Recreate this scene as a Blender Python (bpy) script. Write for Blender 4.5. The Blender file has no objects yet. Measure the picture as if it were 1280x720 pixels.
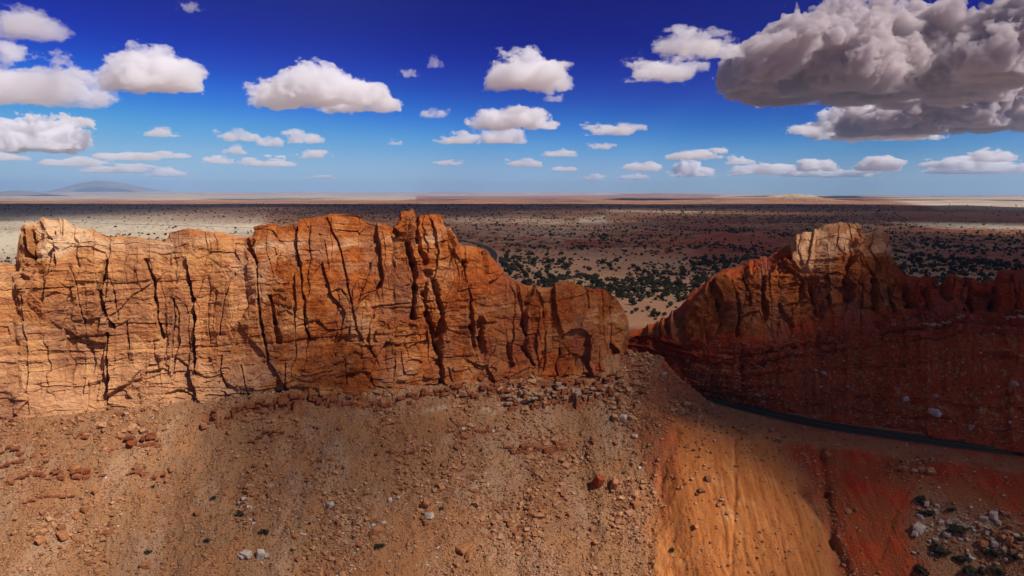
import bpy, math, random
import numpy as np

C = bpy.context.scene
rng = np.random.default_rng(7)
random.seed(7)

# ------------------------------------------------------------------ camera
F = 865.0                       # focal length in photo pixels (1280 wide)
PITCH = math.radians(7.7)
ZC = 160.0                      # camera height above the valley floor datum
cam_d = bpy.data.cameras.new('camera')
cam_d.sensor_width = 36.0
cam_d.lens = F / 1280 * 36.0
cam_d.clip_start = 1.0
cam_d.clip_end = 400000.0
cam = bpy.data.objects.new('camera', cam_d)
C.collection.objects.link(cam)
cam.location = (0, 0, ZC)
cam.rotation_euler = (math.radians(90) - PITCH, 0, 0)
C.camera = cam

# ------------------------------------------------------------------ light
SUN = np.array([0.62, -0.40, 0.80]); SUN /= np.linalg.norm(SUN)
el = math.asin(SUN[2]); az = math.atan2(SUN[0], SUN[1])
world = bpy.data.worlds.new('World'); C.world = world
world.use_nodes = True
wt = world.node_tree; wt.nodes.clear()
wo = wt.nodes.new('ShaderNodeOutputWorld')
bg = wt.nodes.new('ShaderNodeBackground')
sky = wt.nodes.new('ShaderNodeTexSky')
sky.sky_type = 'NISHITA'; sky.sun_disc = False
sky.sun_elevation = el; sky.sun_rotation = az
sky.altitude = 2500.0; sky.air_density = 1.0; sky.dust_density = 0.5; sky.ozone_density = 5.0
tint = wt.nodes.new('ShaderNodeMix'); tint.data_type = 'RGBA'; tint.blend_type = 'MULTIPLY'
tint.inputs['Factor'].default_value = 1.0
tint.inputs['B'].default_value = (8.3, 8.3, 8.3, 1)
pre = wt.nodes.new('ShaderNodeMix'); pre.data_type = 'RGBA'; pre.blend_type = 'MULTIPLY'
pre.inputs['Factor'].default_value = 1.0; pre.inputs['B'].default_value = (0.1, 0.1, 0.1, 1)
# grade of the Nishita colours (deep polarised blue overhead, pale blue low down)
gam = wt.nodes.new('ShaderNodeRGBCurve')
for ch, pts_ in ((0, [(0, 0), (.118, .001), (.176, .002), (.247, .012), (.345, .11), (.46, .27), (.573, .36), (.76, .44), (1, .5)]),
                 (1, [(0, 0), (.22, .004), (.322, .030), (.42, .15), (.537, .36), (.63, .47), (.69, .53), (.84, .60), (1, .65)]),
                 (2, [(0, 0), (.424, .19), (.557, .38), (.65, .58), (.71, .72), (.78, .76), (.85, .78), (1, .82)])):
    cv = gam.mapping.curves[ch]
    cv.points[0].location = pts_[0]; cv.points[1].location = pts_[-1]
    for p_ in pts_[1:-1]: cv.points.new(*p_)
gam.mapping.update()
wt.links.new(sky.outputs[0], pre.inputs['A']); wt.links.new(pre.outputs['Result'], gam.inputs['Color'])
wt.links.new(gam.outputs[0], tint.inputs['A'])
wt.links.new(tint.outputs['Result'], bg.inputs['Color'])
wt.links.new(bg.outputs[0], wo.inputs['Surface'])
bg.inputs['Strength'].default_value = 0.095

sl = bpy.data.lights.new('sun', 'SUN')
sl.energy = 5.0; sl.angle = math.radians(0.53); sl.color = (1.0, 0.955, 0.89)
so = bpy.data.objects.new('sun', sl); C.collection.objects.link(so)
from mathutils import Vector
so.rotation_euler = Vector(SUN).to_track_quat('Z', 'Y').to_euler()
so.location = tuple(SUN * 3000)

C.view_settings.view_transform = 'Standard'
C.view_settings.look = 'None'
C.view_settings.exposure = 0.35
C.view_settings.gamma = 1.0
C.view_settings.use_curve_mapping = False
cy = C.cycles
cy.use_denoising = True
try: cy.denoiser = 'OPENIMAGEDENOISE'
except Exception: pass
cy.max_bounces = 18; cy.diffuse_bounces = 2; cy.glossy_bounces = 1
cy.transmission_bounces = 1; cy.volume_bounces = 12; cy.transparent_max_bounces = 64
cy.use_adaptive_sampling = True; cy.adaptive_threshold = 0.015

# ------------------------------------------------------------------ numpy noise
_T = np.random.default_rng(11).uniform(-1, 1, (64, 64, 64)).astype(np.float32).ravel()
def vnoise(x, y, z, s=0):
    x = np.asarray(x, np.float64) + 17.31 * s; y = np.asarray(y, np.float64) + 9.17 * s; z = np.asarray(z, np.float64) + 5.71 * s
    x, y, z = np.broadcast_arrays(x, y, z)
    ix = np.floor(x).astype(np.int64); iy = np.floor(y).astype(np.int64); iz = np.floor(z).astype(np.int64)
    fx = (x - ix).astype(np.float32); fy = (y - iy).astype(np.float32); fz = (z - iz).astype(np.float32)
    fx = fx*fx*(3-2*fx); fy = fy*fy*(3-2*fy); fz = fz*fz*(3-2*fz)
    x0 = (ix & 63) << 12; x1 = ((ix+1) & 63) << 12
    y0 = (iy & 63) << 6; y1 = ((iy+1) & 63) << 6
    z0 = iz & 63; z1 = (iz+1) & 63
    def L(a, b, t): return a + (b-a)*t
    c0 = L(L(_T[x0+y0+z0], _T[x1+y0+z0], fx), L(_T[x0+y1+z0], _T[x1+y1+z0], fx), fy)
    c1 = L(L(_T[x0+y0+z1], _T[x1+y0+z1], fx), L(_T[x0+y1+z1], _T[x1+y1+z1], fx), fy)
    return L(c0, c1, fz)
def fbm(x, y, z, o=4, s=0, g=0.5):
    r = 0; a = 1.0; f = 1.0; n = 0
    for i in range(o):
        r = r + a*vnoise(x*f, y*f, z*f, s+i*1.7); n += a; a *= g; f *= 2.03
    return r / n * 1.5
def billow(x, y, z, o=4, s=0):
    r = 0; a = 1.0; f = 1.0; n = 0
    for i in range(o):
        r = r + a*(1-2.2*np.abs(vnoise(x*f, y*f, z*f, s+i*2.3))); n += a; a *= 0.6; f *= 2.1
    return r / n
def worley2(u, v, s=0):
    """F1, F2 distances and the random numbers and offsets of the nearest cell."""
    iu = np.floor(u).astype(np.int64); iv = np.floor(v).astype(np.int64)
    f1 = np.full(u.shape, 9.0); f2 = f1.copy(); r1 = np.zeros(u.shape); r2 = r1.copy(); du = r1.copy(); dv = r1.copy()
    for a in (-1, 0, 1):
        for b in (-1, 0, 1):
            k = (((iu+a) & 63) << 12) + (((iv+b) & 63) << 6)
            px = iu+a+0.5+0.45*_T[k+(s % 64)]; py = iv+b+0.5+0.45*_T[k+((s+7) % 64)]
            d = np.hypot(u-px, v-py)
            m = d < f1
            f2 = np.where(m, f1, np.minimum(f2, d))
            r1 = np.where(m, _T[k+((s+13) % 64)], r1); r2 = np.where(m, _T[k+((s+23) % 64)], r2)
            du = np.where(m, u-px, du); dv = np.where(m, v-py, dv)
            f1 = np.where(m, d, f1)
    return f1, f2, r1, r2, du, dv
def sst(a, b, x):
    t = np.clip((x-a)/(b-a), 0, 1); return t*t*(3-2*t)
def smooth(a, n):
    k = np.hanning(2*n+3)[1:-1]; k /= k.sum()
    return np.convolve(np.pad(a, n, mode='edge'), k, 'valid')

# ------------------------------------------------------------------ photo pixel <-> world (h = height above the camera)
cp, sp = math.cos(PITCH), math.sin(PITCH)
def unproj(px, py, Y):
    cx = (np.asarray(px, float)-640)/F; cyy = (360-np.asarray(py, float))/F
    dy = cp + cyy*sp; dz = -sp + cyy*cp
    return cx/dy*Y, dz/dy*Y
def proj(X, Y, h):
    f = Y*cp - h*sp; u = Y*sp + h*cp
    f = np.where(f > 1, f, np.nan)
    return 640+F*X/f, 360-F*u/f
def inpoly(px, py, poly, feather):
    poly = np.asarray(poly, float); n = len(poly)
    ins = np.zeros(px.shape, bool); d = np.full(px.shape, 1e9)
    for i in range(n):
        x0, y0 = poly[i]; x1, y1 = poly[(i+1) % n]
        c = ((y0 > py) != (y1 > py))
        with np.errstate(all='ignore'):
            xi = (x1-x0)*(py-y0)/((y1-y0) if y1 != y0 else 1e-9)+x0
        ins ^= c & (px < xi)
        ex, ey = x1-x0, y1-y0
        t = np.clip(((px-x0)*ex+(py-y0)*ey)/(ex*ex+ey*ey+1e-9), 0, 1)
        d = np.minimum(d, np.hypot(px-x0-t*ex, py-y0-t*ey))
    sd = np.where(ins, d, -d)
    return np.nan_to_num(sst(-feather, feather, sd))

# ------------------------------------------------------------------ mesh helpers
def mesh_np(name, v, faces_flat, sizes, mat=None, smooth_=True, attrs=None):
    me = bpy.data.meshes.new(name)
    v = np.ascontiguousarray(v, np.float32)
    me.vertices.add(len(v)); me.vertices.foreach_set('co', v.ravel())
    faces_flat = np.ascontiguousarray(faces_flat, np.int32).ravel()
    me.loops.add(len(faces_flat)); me.loops.foreach_set('vertex_index', faces_flat)
    if np.isscalar(sizes): sizes = np.full(len(faces_flat)//sizes, sizes)
    st = np.concatenate([[0], np.cumsum(sizes)[:-1]]).astype(np.int32)
    me.polygons.add(len(sizes)); me.polygons.foreach_set('loop_start', st)
    me.polygons.foreach_set('use_smooth', np.full(len(sizes), smooth_))
    me.update(calc_edges=True)
    for k, a in (attrs or {}).items():
        at = me.color_attributes.new(k, 'FLOAT_COLOR', 'POINT')
        a = np.column_stack([np.nan_to_num(a), np.ones(len(a))]) if a.shape[1] == 3 else a
        at.data.foreach_set('color', np.ascontiguousarray(a, np.float32).ravel())
    if mat: me.materials.append(mat)
    return me
def link(name, me, label=None, cat=None, group=None, kind=None, parent=None, loc=None):
    o = bpy.data.objects.new(name, me); C.collection.objects.link(o)
    if parent: o.parent = parent
    if label: o['label'] = label
    if cat: o['category'] = cat
    if group: o['group'] = group
    if kind: o['kind'] = kind
    if loc is not None: o.location = loc
    return o
def grid_faces(nr, nc, wrap=False):
    i = np.arange(nr-1)[:, None]; j = np.arange(nc if wrap else nc-1)[None, :]
    j1 = (j+1) % nc
    a = i*nc+j; b = i*nc+j1; c = (i+1)*nc+j1; d = (i+1)*nc+j
    return np.stack([a+0*b, b, c, d], -1).reshape(-1, 4)

# ------------------------------------------------------------------ materials
def new_mat(name):
    m = bpy.data.materials.new(name); m.use_nodes = True
    t = m.node_tree; t.nodes.clear()
    o = t.nodes.new('ShaderNodeOutputMaterial')
    b = t.nodes.new('ShaderNodeBsdfPrincipled')
    t.links.new(b.outputs[0], o.inputs['Surface'])
    b.inputs['Roughness'].default_value = 0.92
    b.inputs['Specular IOR Level'].default_value = 0.15
    return m, t, b
class G:
    def __init__(s, t): s.t = t
    def _in(s, sock, v):
        if hasattr(v, 'is_linked') or isinstance(v, bpy.types.NodeSocket): s.t.links.new(v, sock)
        else:
            if isinstance(v, (tuple, list)) and len(v) == 3 and sock.type == 'RGBA': v = (*v, 1)
            sock.default_value = v
    def pos(s): return s.t.nodes.new('ShaderNodeNewGeometry').outputs['Position']
    def attr(s, name):
        n = s.t.nodes.new('ShaderNodeAttribute'); n.attribute_name = name
        q = s.t.nodes.new('ShaderNodeSeparateColor'); s.t.links.new(n.outputs['Color'], q.inputs[0]); return q.outputs
    def scale(s, v, sc):
        n = s.t.nodes.new('ShaderNodeMapping'); s._in(n.inputs['Vector'], v); n.inputs['Scale'].default_value = sc; return n.outputs[0]
    def noise(s, v, scale, detail=5, rough=0.55, dist=0.0):
        n = s.t.nodes.new('ShaderNodeTexNoise'); s._in(n.inputs['Vector'], v)
        n.inputs['Scale'].default_value = scale; n.inputs['Detail'].default_value = detail
        n.inputs['Roughness'].default_value = rough; n.inputs['Distortion'].default_value = dist
        return n.outputs['Fac']
    def voro(s, v, scale, out='Distance', feature='F1', rnd=1.0):
        n = s.t.nodes.new('ShaderNodeTexVoronoi'); n.feature = feature; s._in(n.inputs['Vector'], v)
        n.inputs['Scale'].default_value = scale; n.inputs['Randomness'].default_value = rnd
        return n.outputs[out]
    def math(s, op, a, b=0.0, c=None):
        n = s.t.nodes.new('ShaderNodeMath'); n.operation = op
        s._in(n.inputs[0], a); s._in(n.inputs[1], b)
        if c is not None: s._in(n.inputs[2], c)
        return n.outputs[0]
    def ramp(s, v, lo, hi, a=0.0, b=1.0):
        n = s.t.nodes.new('ShaderNodeMapRange'); n.interpolation_type = 'SMOOTHSTEP'
        s._in(n.inputs['Value'], v); n.inputs['From Min'].default_value = lo; n.inputs['From Max'].default_value = hi
        n.inputs['To Min'].default_value = a; n.inputs['To Max'].default_value = b; return n.outputs[0]
    def mix(s, f, a, b, mode='MIX'):
        n = s.t.nodes.new('ShaderNodeMix'); n.data_type = 'RGBA'; n.blend_type = mode
        s._in(n.inputs['Factor'], f); s._in(n.inputs['A'], a); s._in(n.inputs['B'], b); return n.outputs['Result']
    def bump(s, bsdf, h, dist, strength=1.0):
        n = s.t.nodes.new('ShaderNodeBump'); s._in(n.inputs['Height'], h)
        n.inputs['Distance'].default_value = dist; n.inputs['Strength'].default_value = strength
        s.t.links.new(n.outputs[0], bsdf.inputs['Normal']); return n

def rock_material():
    m, t, b = new_mat('sandstone'); g = G(t); P = g.pos(); z = g.attr('zone')
    bed = g.noise(g.scale(P, (0.05, 0.05, 1.0)), 0.55, 6, 0.65)
    blk = g.noise(P, 0.09, 4)
    streak = g.noise(g.scale(P, (1.0, 1.0, 0.09)), 0.5, 5, 0.6)
    fine = g.noise(P, 1.7, 6, 0.65)
    c = g.mix(g.ramp(blk, 0.35, 0.65), (0.46, 0.190, 0.060), (0.57, 0.275, 0.105))
    c = g.mix(g.ramp(bed, 0.42, 0.62), c, (0.36, 0.120, 0.040))
    c = g.mix(g.ramp(bed, 0.58, 0.66, 0, 0.5), c, (0.56, 0.27, 0.13))
    c = g.mix(g.ramp(g.noise(g.scale(P, (1, 1, 1.6)), 0.035, 5, 0.6), 0.50, 0.64, 0, 0.7), c, (0.52, 0.30, 0.165))
    c = g.mix(g.ramp(g.noise(P, 0.28, 6, 0.7), 0.55, 0.72, 0, 0.6), c, (0.30, 0.10, 0.04))
    c = g.mix(g.math('MULTIPLY', g.ramp(streak, 0.50, 0.66), 0.45), c, (0.27, 0.085, 0.035))
    c = g.mix(g.math('MULTIPLY', z['Red'], g.ramp(bed, 0.25, 0.55, 0.55, 1)), c, (0.62, 0.385, 0.215))     # pale caprock
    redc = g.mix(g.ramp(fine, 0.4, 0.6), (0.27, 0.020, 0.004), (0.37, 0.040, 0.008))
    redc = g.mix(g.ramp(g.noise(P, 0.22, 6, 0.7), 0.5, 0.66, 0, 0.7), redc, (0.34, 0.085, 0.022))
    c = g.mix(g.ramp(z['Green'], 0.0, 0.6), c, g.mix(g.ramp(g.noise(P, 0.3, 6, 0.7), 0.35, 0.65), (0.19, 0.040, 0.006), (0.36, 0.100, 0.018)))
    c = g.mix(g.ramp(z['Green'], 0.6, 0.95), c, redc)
    c = g.mix(g.math('MULTIPLY', z['Blue'], g.ramp(streak, 0.3, 0.6, 0.5, 1)), c, (0.19, 0.075, 0.045))  # desert varnish, with the shade of alcoves painted in
    c = g.mix(g.ramp(fine, 0.3, 0.75), c, g.mix(1.0, c, (1.25, 1.22, 1.15), 'MULTIPLY'))
    g._in(b.inputs['Base Color'], c)
    h = g.math('ADD', g.math('MULTIPLY', g.noise(P, 0.9, 8, 0.7), 1.0), g.math('MULTIPLY', bed, 0.6))
    g.bump(b, h, 1.3, 1.0)
    return m

def ground_material():
    m, t, b = new_mat('desert_ground'); g = G(t); P = g.pos(); z = g.attr('zone'); q = g.attr('zone2')
    big = g.noise(P, 0.02, 5); mid = g.noise(P, 0.12, 6, 0.6); fine = g.noise(P, 1.1, 6, 0.7)
    # talus: tan grey dirt with orange drifts and stones
    c = g.mix(g.ramp(mid, 0.35, 0.68), (0.26, 0.132, 0.062), (0.33, 0.148, 0.058))
    c = g.mix(g.ramp(big, 0.45, 0.62, 0, 0.75), c, (0.29, 0.110, 0.038))
    vd = g.t.nodes.new('ShaderNodeTexVoronoi'); g._in(vd.inputs['Vector'], P); vd.inputs['Scale'].default_value = 1.15
    stone = g.ramp(vd.outputs['Distance'], 0.22, 0.42, 1, 0)
    sc = g.t.nodes.new('ShaderNodeSeparateColor'); g._in(sc.inputs[0], vd.outputs['Color'])
    stc = g.mix(g.ramp(sc.outputs[0], 0.2, 0.9), (0.20, 0.080, 0.040), (0.50, 0.30, 0.19))
    smk = g.math('MULTIPLY', g.math('MULTIPLY', stone, g.ramp(sc.outputs[1], 0.5, 0.6)), q['Blue'])
    c = g.mix(g.math('MULTIPLY', smk, 0.85), c, stc)
    # smooth orange fan
    rill = g.noise(g.scale(P, (1.0, 0.12, 0.12)), 0.55, 5, 0.6)
    fanc = g.mix(g.ramp(rill, 0.35, 0.65), (0.33, 0.098, 0.022), (0.40, 0.135, 0.034))
    fanc = g.mix(g.math('MULTIPLY', g.ramp(fine, 0.5, 0.7), 0.5), fanc, (0.26, 0.085, 0.022))
    fanc = g.mix(g.ramp(mid, 0.5, 0.7, 0, 0.5), fanc, (0.50, 0.235, 0.085))
    c = g.mix(z['Red'], c, fanc)
    redc = g.mix(g.ramp(rill, 0.4, 0.62), (0.31, 0.026, 0.005), (0.40, 0.052, 0.010))
    redc = g.mix(g.ramp(mid, 0.38, 0.62, 0, 0.85), redc, (0.24, 0.060, 0.016))
    redc = g.mix(g.math('MULTIPLY', smk, 0.5), redc, stc)
    c = g.mix(z['Green'], c, redc)
    c = g.mix(z['Blue'], c, g.mix(g.ramp(fine, 0.4, 0.6), (0.50, 0.36, 0.24), (0.62, 0.49, 0.36)))
    # plain
    pl = g.mix(g.ramp(g.noise(P, 0.004, 6, 0.6), 0.40, 0.60), (0.29, 0.105, 0.042), (0.38, 0.185, 0.088))
    pl = g.mix(g.ramp(g.noise(P, 0.0011, 5, 0.6), 0.52, 0.62), pl, (0.34, 0.13, 0.065))
    pl = g.mix(g.ramp(g.noise(P, 0.05, 6, 0.7), 0.52, 0.66, 0, 0.6), pl, (0.17, 0.13, 0.07))
    sand = g.mix(g.ramp(g.noise(g.scale(P, (0.3, 1, 1)), 0.0016, 6, 0.6), 0.4, 0.6), (0.50, 0.41, 0.29), (0.36, 0.27, 0.19))
    pl = g.mix(q['Green'], pl, sand)  # pale sand, also painted in for sunlit strips of the plain
    # low scrub: dark woody plants spread over the far plain
    vs = g.t.nodes.new('ShaderNodeTexVoronoi'); g._in(vs.inputs['Vector'], P); vs.inputs['Scale'].default_value = 0.045
    dens = g.noise(P, 0.0012, 4, 0.6)
    thr = g.math('MULTIPLY', g.ramp(dens, 0.36, 0.58, 0.24, 0.50), g.math('SUBTRACT', 1.0, g.math('MULTIPLY', q['Green'], 0.45)))
    far = g.attr('zone')  # alpha-free
    scr = g.math('MULTIPLY', g.math('LESS_THAN', vs.outputs['Distance'], thr), q['Red'])
    ds = g.math('LESS_THAN', g.noise(P, 0.00045, 3), -1)
    pl = g.mix(g.math('MULTIPLY', scr, 0.9), pl, (0.040, 0.042, 0.022))
    tot = g.attr('plain')
    c = g.mix(tot['Red'], c, pl)
    c = g.mix(tot['Green'], c, (0.28, 0.040, 0.012))
    g._in(b.inputs['Base Color'], c)
    h = g.math('ADD', g.math('MULTIPLY', fine, 0.9), g.math('MULTIPLY', smk, 0.5))
    bp = g.bump(b, h, 0.9, 1.0)
    g._in(bp.inputs['Strength'], g.math('SUBTRACT', 1.0, g.math('MULTIPLY', z['Red'], 0.6)))
    return m

def simple_rock(name, a, b_, sc=1.2):
    m, t, b = new_mat(name); g = G(t); P = g.pos()
    oi = t.nodes.new('ShaderNodeObjectInfo').outputs['Random']
    c = g.mix(g.ramp(g.noise(P, sc, 6, 0.65), 0.35, 0.65), a, b_)
    c = g.mix(g.math('MULTIPLY', oi, 0.35), c, g.mix(1.0, c, (0.62, 0.50, 0.42), 'MULTIPLY'))
    g._in(b.inputs['Base Color'], c)
    g.bump(b, g.noise(P, 2.2, 7, 0.7), 0.5, 1.0)
    return m
M_rock = rock_material(); M_ground = ground_material()
M_b_orange = simple_rock('boulder_orange', (0.32, 0.115, 0.040), (0.46, 0.205, 0.085))
M_b_pale = simple_rock('boulder_pale', (0.40, 0.31, 0.23), (0.56, 0.47, 0.38))
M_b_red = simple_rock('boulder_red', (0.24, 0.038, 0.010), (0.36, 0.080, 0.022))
M_b_redl = simple_rock('ledge_red', (0.20, 0.050, 0.018), (0.36, 0.125, 0.048), 0.8)
M_b_tan = simple_rock('ledge_tan', (0.34, 0.22, 0.135), (0.46, 0.32, 0.21), 0.8)
M_rub2 = simple_rock('rubble_brown', (0.22, 0.080, 0.032), (0.34, 0.140, 0.062), 0.4)
M_rub = simple_rock('rubble_mixed', (0.28, 0.110, 0.042), (0.46, 0.235, 0.115), 0.35)
def plain_mat(name, col, col2=None, sc=3.0):
    m, t, b = new_mat(name); g = G(t)
    g._in(b.inputs['Base Color'], g.mix(g.ramp(g.noise(g.pos(), sc, 4), 0.35, 0.65), col, col2 or tuple(x*1.3 for x in col))); return m
M_leaf = plain_mat('juniper_leaf', (0.016, 0.016, 0.008), (0.040, 0.037, 0.018), 1.2)
M_bark = plain_mat('bark', (0.09, 0.06, 0.045))
M_sage = plain_mat('sage_leaf', (0.10, 0.105, 0.055), (0.16, 0.15, 0.085), 2.0)
M_asph = plain_mat('asphalt', (0.013, 0.013, 0.013), (0.022, 0.021, 0.020), 0.8)
M_yel = plain_mat('yellow_paint', (0.16, 0.11, 0.03)); M_wht = plain_mat('white_paint', (0.14, 0.13, 0.12))

# ------------------------------------------------------------------ road centreline (world x, y), level at h = HR
HR = -85.0
road_pts = np.array([(420, 120), (300, 172), (230, 200), (171, 220.5), (131, 239.5), (109, 254), (86, 279), (70, 303), (60, 335), (52, 400), (42, 460), (30, 540), (12, 620), (-8, 700), (-20, 800), (-25, 900), (-25, 960), (-31, 1050), (-48, 1150), (-84, 1265), (-135, 1370), (-230, 1490), (-420, 1640), (-800, 1850), (-1500, 2200)], float)
def catmull(p, n):
    p = np.vstack([2*p[0]-p[1], p, 2*p[-1]-p[-2]]); out = []
    for i in range(1, len(p)-2):
        m = max(3, int(np.hypot(*(p[i+1]-p[i]))/n)); t = np.linspace(0, 1, m, endpoint=False)[:, None]
        out.append(0.5*((2*p[i])+(-p[i-1]+p[i+1])*t+(2*p[i-1]-5*p[i]+4*p[i+1]-p[i+2])*t*t+(-p[i-1]+3*p[i]-3*p[i+1]+p[i+2])*t**3))
    return np.vstack(out+[p[-2][None]])
road = catmull(road_pts, 4.0)
def road_dist(X, Y):
    X = np.asarray(X, float); Y = np.asarray(Y, float); d = np.full(X.shape, 1e3)
    m = (X > -1550) & (X < 480) & (Y > 90) & (Y < 2300)
    xs = X[m]; ys = Y[m]; dd = np.full(xs.shape, 1e3)
    seg = catmull(road_pts, 25.0)
    for i in range(len(seg)-1):
        x0, y0 = seg[i]; x1, y1 = seg[i+1]
        w = (np.abs(ys-(y0+y1)/2) < 70)
        if not w.any(): continue
        a = xs[w]-x0; b = ys[w]-y0; ex, ey = x1-x0, y1-y0
        t = np.clip((a*ex+b*ey)/(ex*ex+ey*ey), 0, 1)
        dd[w] = np.minimum(dd[w], np.hypot(a-t*ex, b-t*ey))
    d[m] = dd
    return d

# ------------------------------------------------------------------ terrain height
EX = np.array([-900, -400, -165, -95, -12, 25, 48, 58, 66, 84, 102, 130, 160, 260, 500, 900], float)
EY = np.array([60, 170, 215, 235, 260, 272, 262, 251, 246, 238, 233, 220, 205.5, 172, 80, -60], float)
EH = np.array([-76, -74, -73, -71.4, -72.6, -76, -82, -85, -86, -86.3, -86, -86, -86.2, -86, -86, -86], float)
SLOPE = 0.64
def seg_dist(X, Y, a, b):
    ex, ey = b[0]-a[0], b[1]-a[1]
    t = np.clip(((X-a[0])*ex+(Y-a[1])*ey)/(ex*ex+ey*ey), 0, 1)
    return np.hypot(X-a[0]-t*ex, Y-a[1]-t*ey), t, np.sign(ex*(Y-a[1])-ey*(X-a[0]))
CREST = [(-5, 290, -76), (22, 291, -71.5), (42, 290.5, -68.5), (57, 288, -67), (66, 284, -69.5), (77, 280, -77.5), (88, 272, -85.5)]
def H0(X, Y):
    X = np.asarray(X, float); Y = np.asarray(Y, float)
    E = np.interp(X, EX, EY); zE = np.interp(X, EX, EH)
    d = E-Y
    # concave lower slope, flatter patch at lower right
    pw = sst(135, 160, X)*(1-sst(200, 260, X))
    s = SLOPE*(1-0.42*pw*sst(16, 24, d))
    front = zE - s*np.maximum(d, 0) - 0.0009*np.maximum(d, 0)*np.sin(X*0.05)*20*0
    fan = np.exp(-((X-72-0.22*np.maximum(d, 0))/(16+0.28*np.maximum(d, 0)))**2)*sst(-4, 18, d)*2.2
    front = front + fan
    front = np.maximum(front, -150+6*fbm(X/60, Y/60, 0, 3, 3))
    back = zE + np.clip(-d, 0, 200)*0.02
    back = back + (HR-0.6-back)*sst(0, 60, -d)
    h = np.where(d > 0, front, back)
    for i in range(len(CREST)-1):
        a, b = CREST[i], CREST[i+1]
        ds, t, sg = seg_dist(X, Y, a, b)
        zc = a[2]+(b[2]-a[2])*t
        hr = zc - np.where(sg < 0, 0.60, 1.15)*np.maximum(ds-0.5, 0)
        h = np.maximum(h, hr)
    return h
LEDGES = [  # px0,py0,px1,py1, height, back length, colour
    (255, 527, 330, 518, 2.2, 6), (318, 518, 446, 502, 2.8, 7), (154, 560, 204, 552, 2.6, 5), (160, 589, 212, 585, 1.3, 4), (8, 606, 60, 602, 1.3, 5),
    (60, 602, 128, 598, 1.5, 5), (-20, 570, 50, 566, 1.3, 5), (0, 583, 32, 579, 1.1, 4), (440, 507, 560, 496, 1.6, 5), (550, 500, 640, 494, 2.0, 5),
    (630, 513, 700, 505, 3.0, 6), (690, 507, 735, 499, 3.0, 6), (735, 503, 776, 493, 2.4, 6), (636, 493, 772, 474, 2.6, 6), (600, 480, 690, 476, 1.8, 4), (638, 556, 720, 550, 1.8, 5),
    (574, 538, 634, 535, 1.1, 5), (300, 548, 360, 541, 0.9, 4), (80, 545, 140, 540, 1.0, 4), (20, 628, 90, 622, 0.7, 4), (470, 560, 540, 556, 0.8, 4)]
def hit(px, py, fn, y0=110, y1=420):
    Y = np.linspace(y0, y1, 1600)
    X, h = unproj(px, py, Y)
    g = fn(X, Y) > h
    return (X[np.argmax(g)], Y[np.argmax(g)]) if g.any() else (X[-1], Y[-1])
LW = []
for (a, b, c, d, A, Lb) in LEDGES:
    LW.append((*hit(a, b, H0), *hit(c, d, H0), A, Lb))
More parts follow.
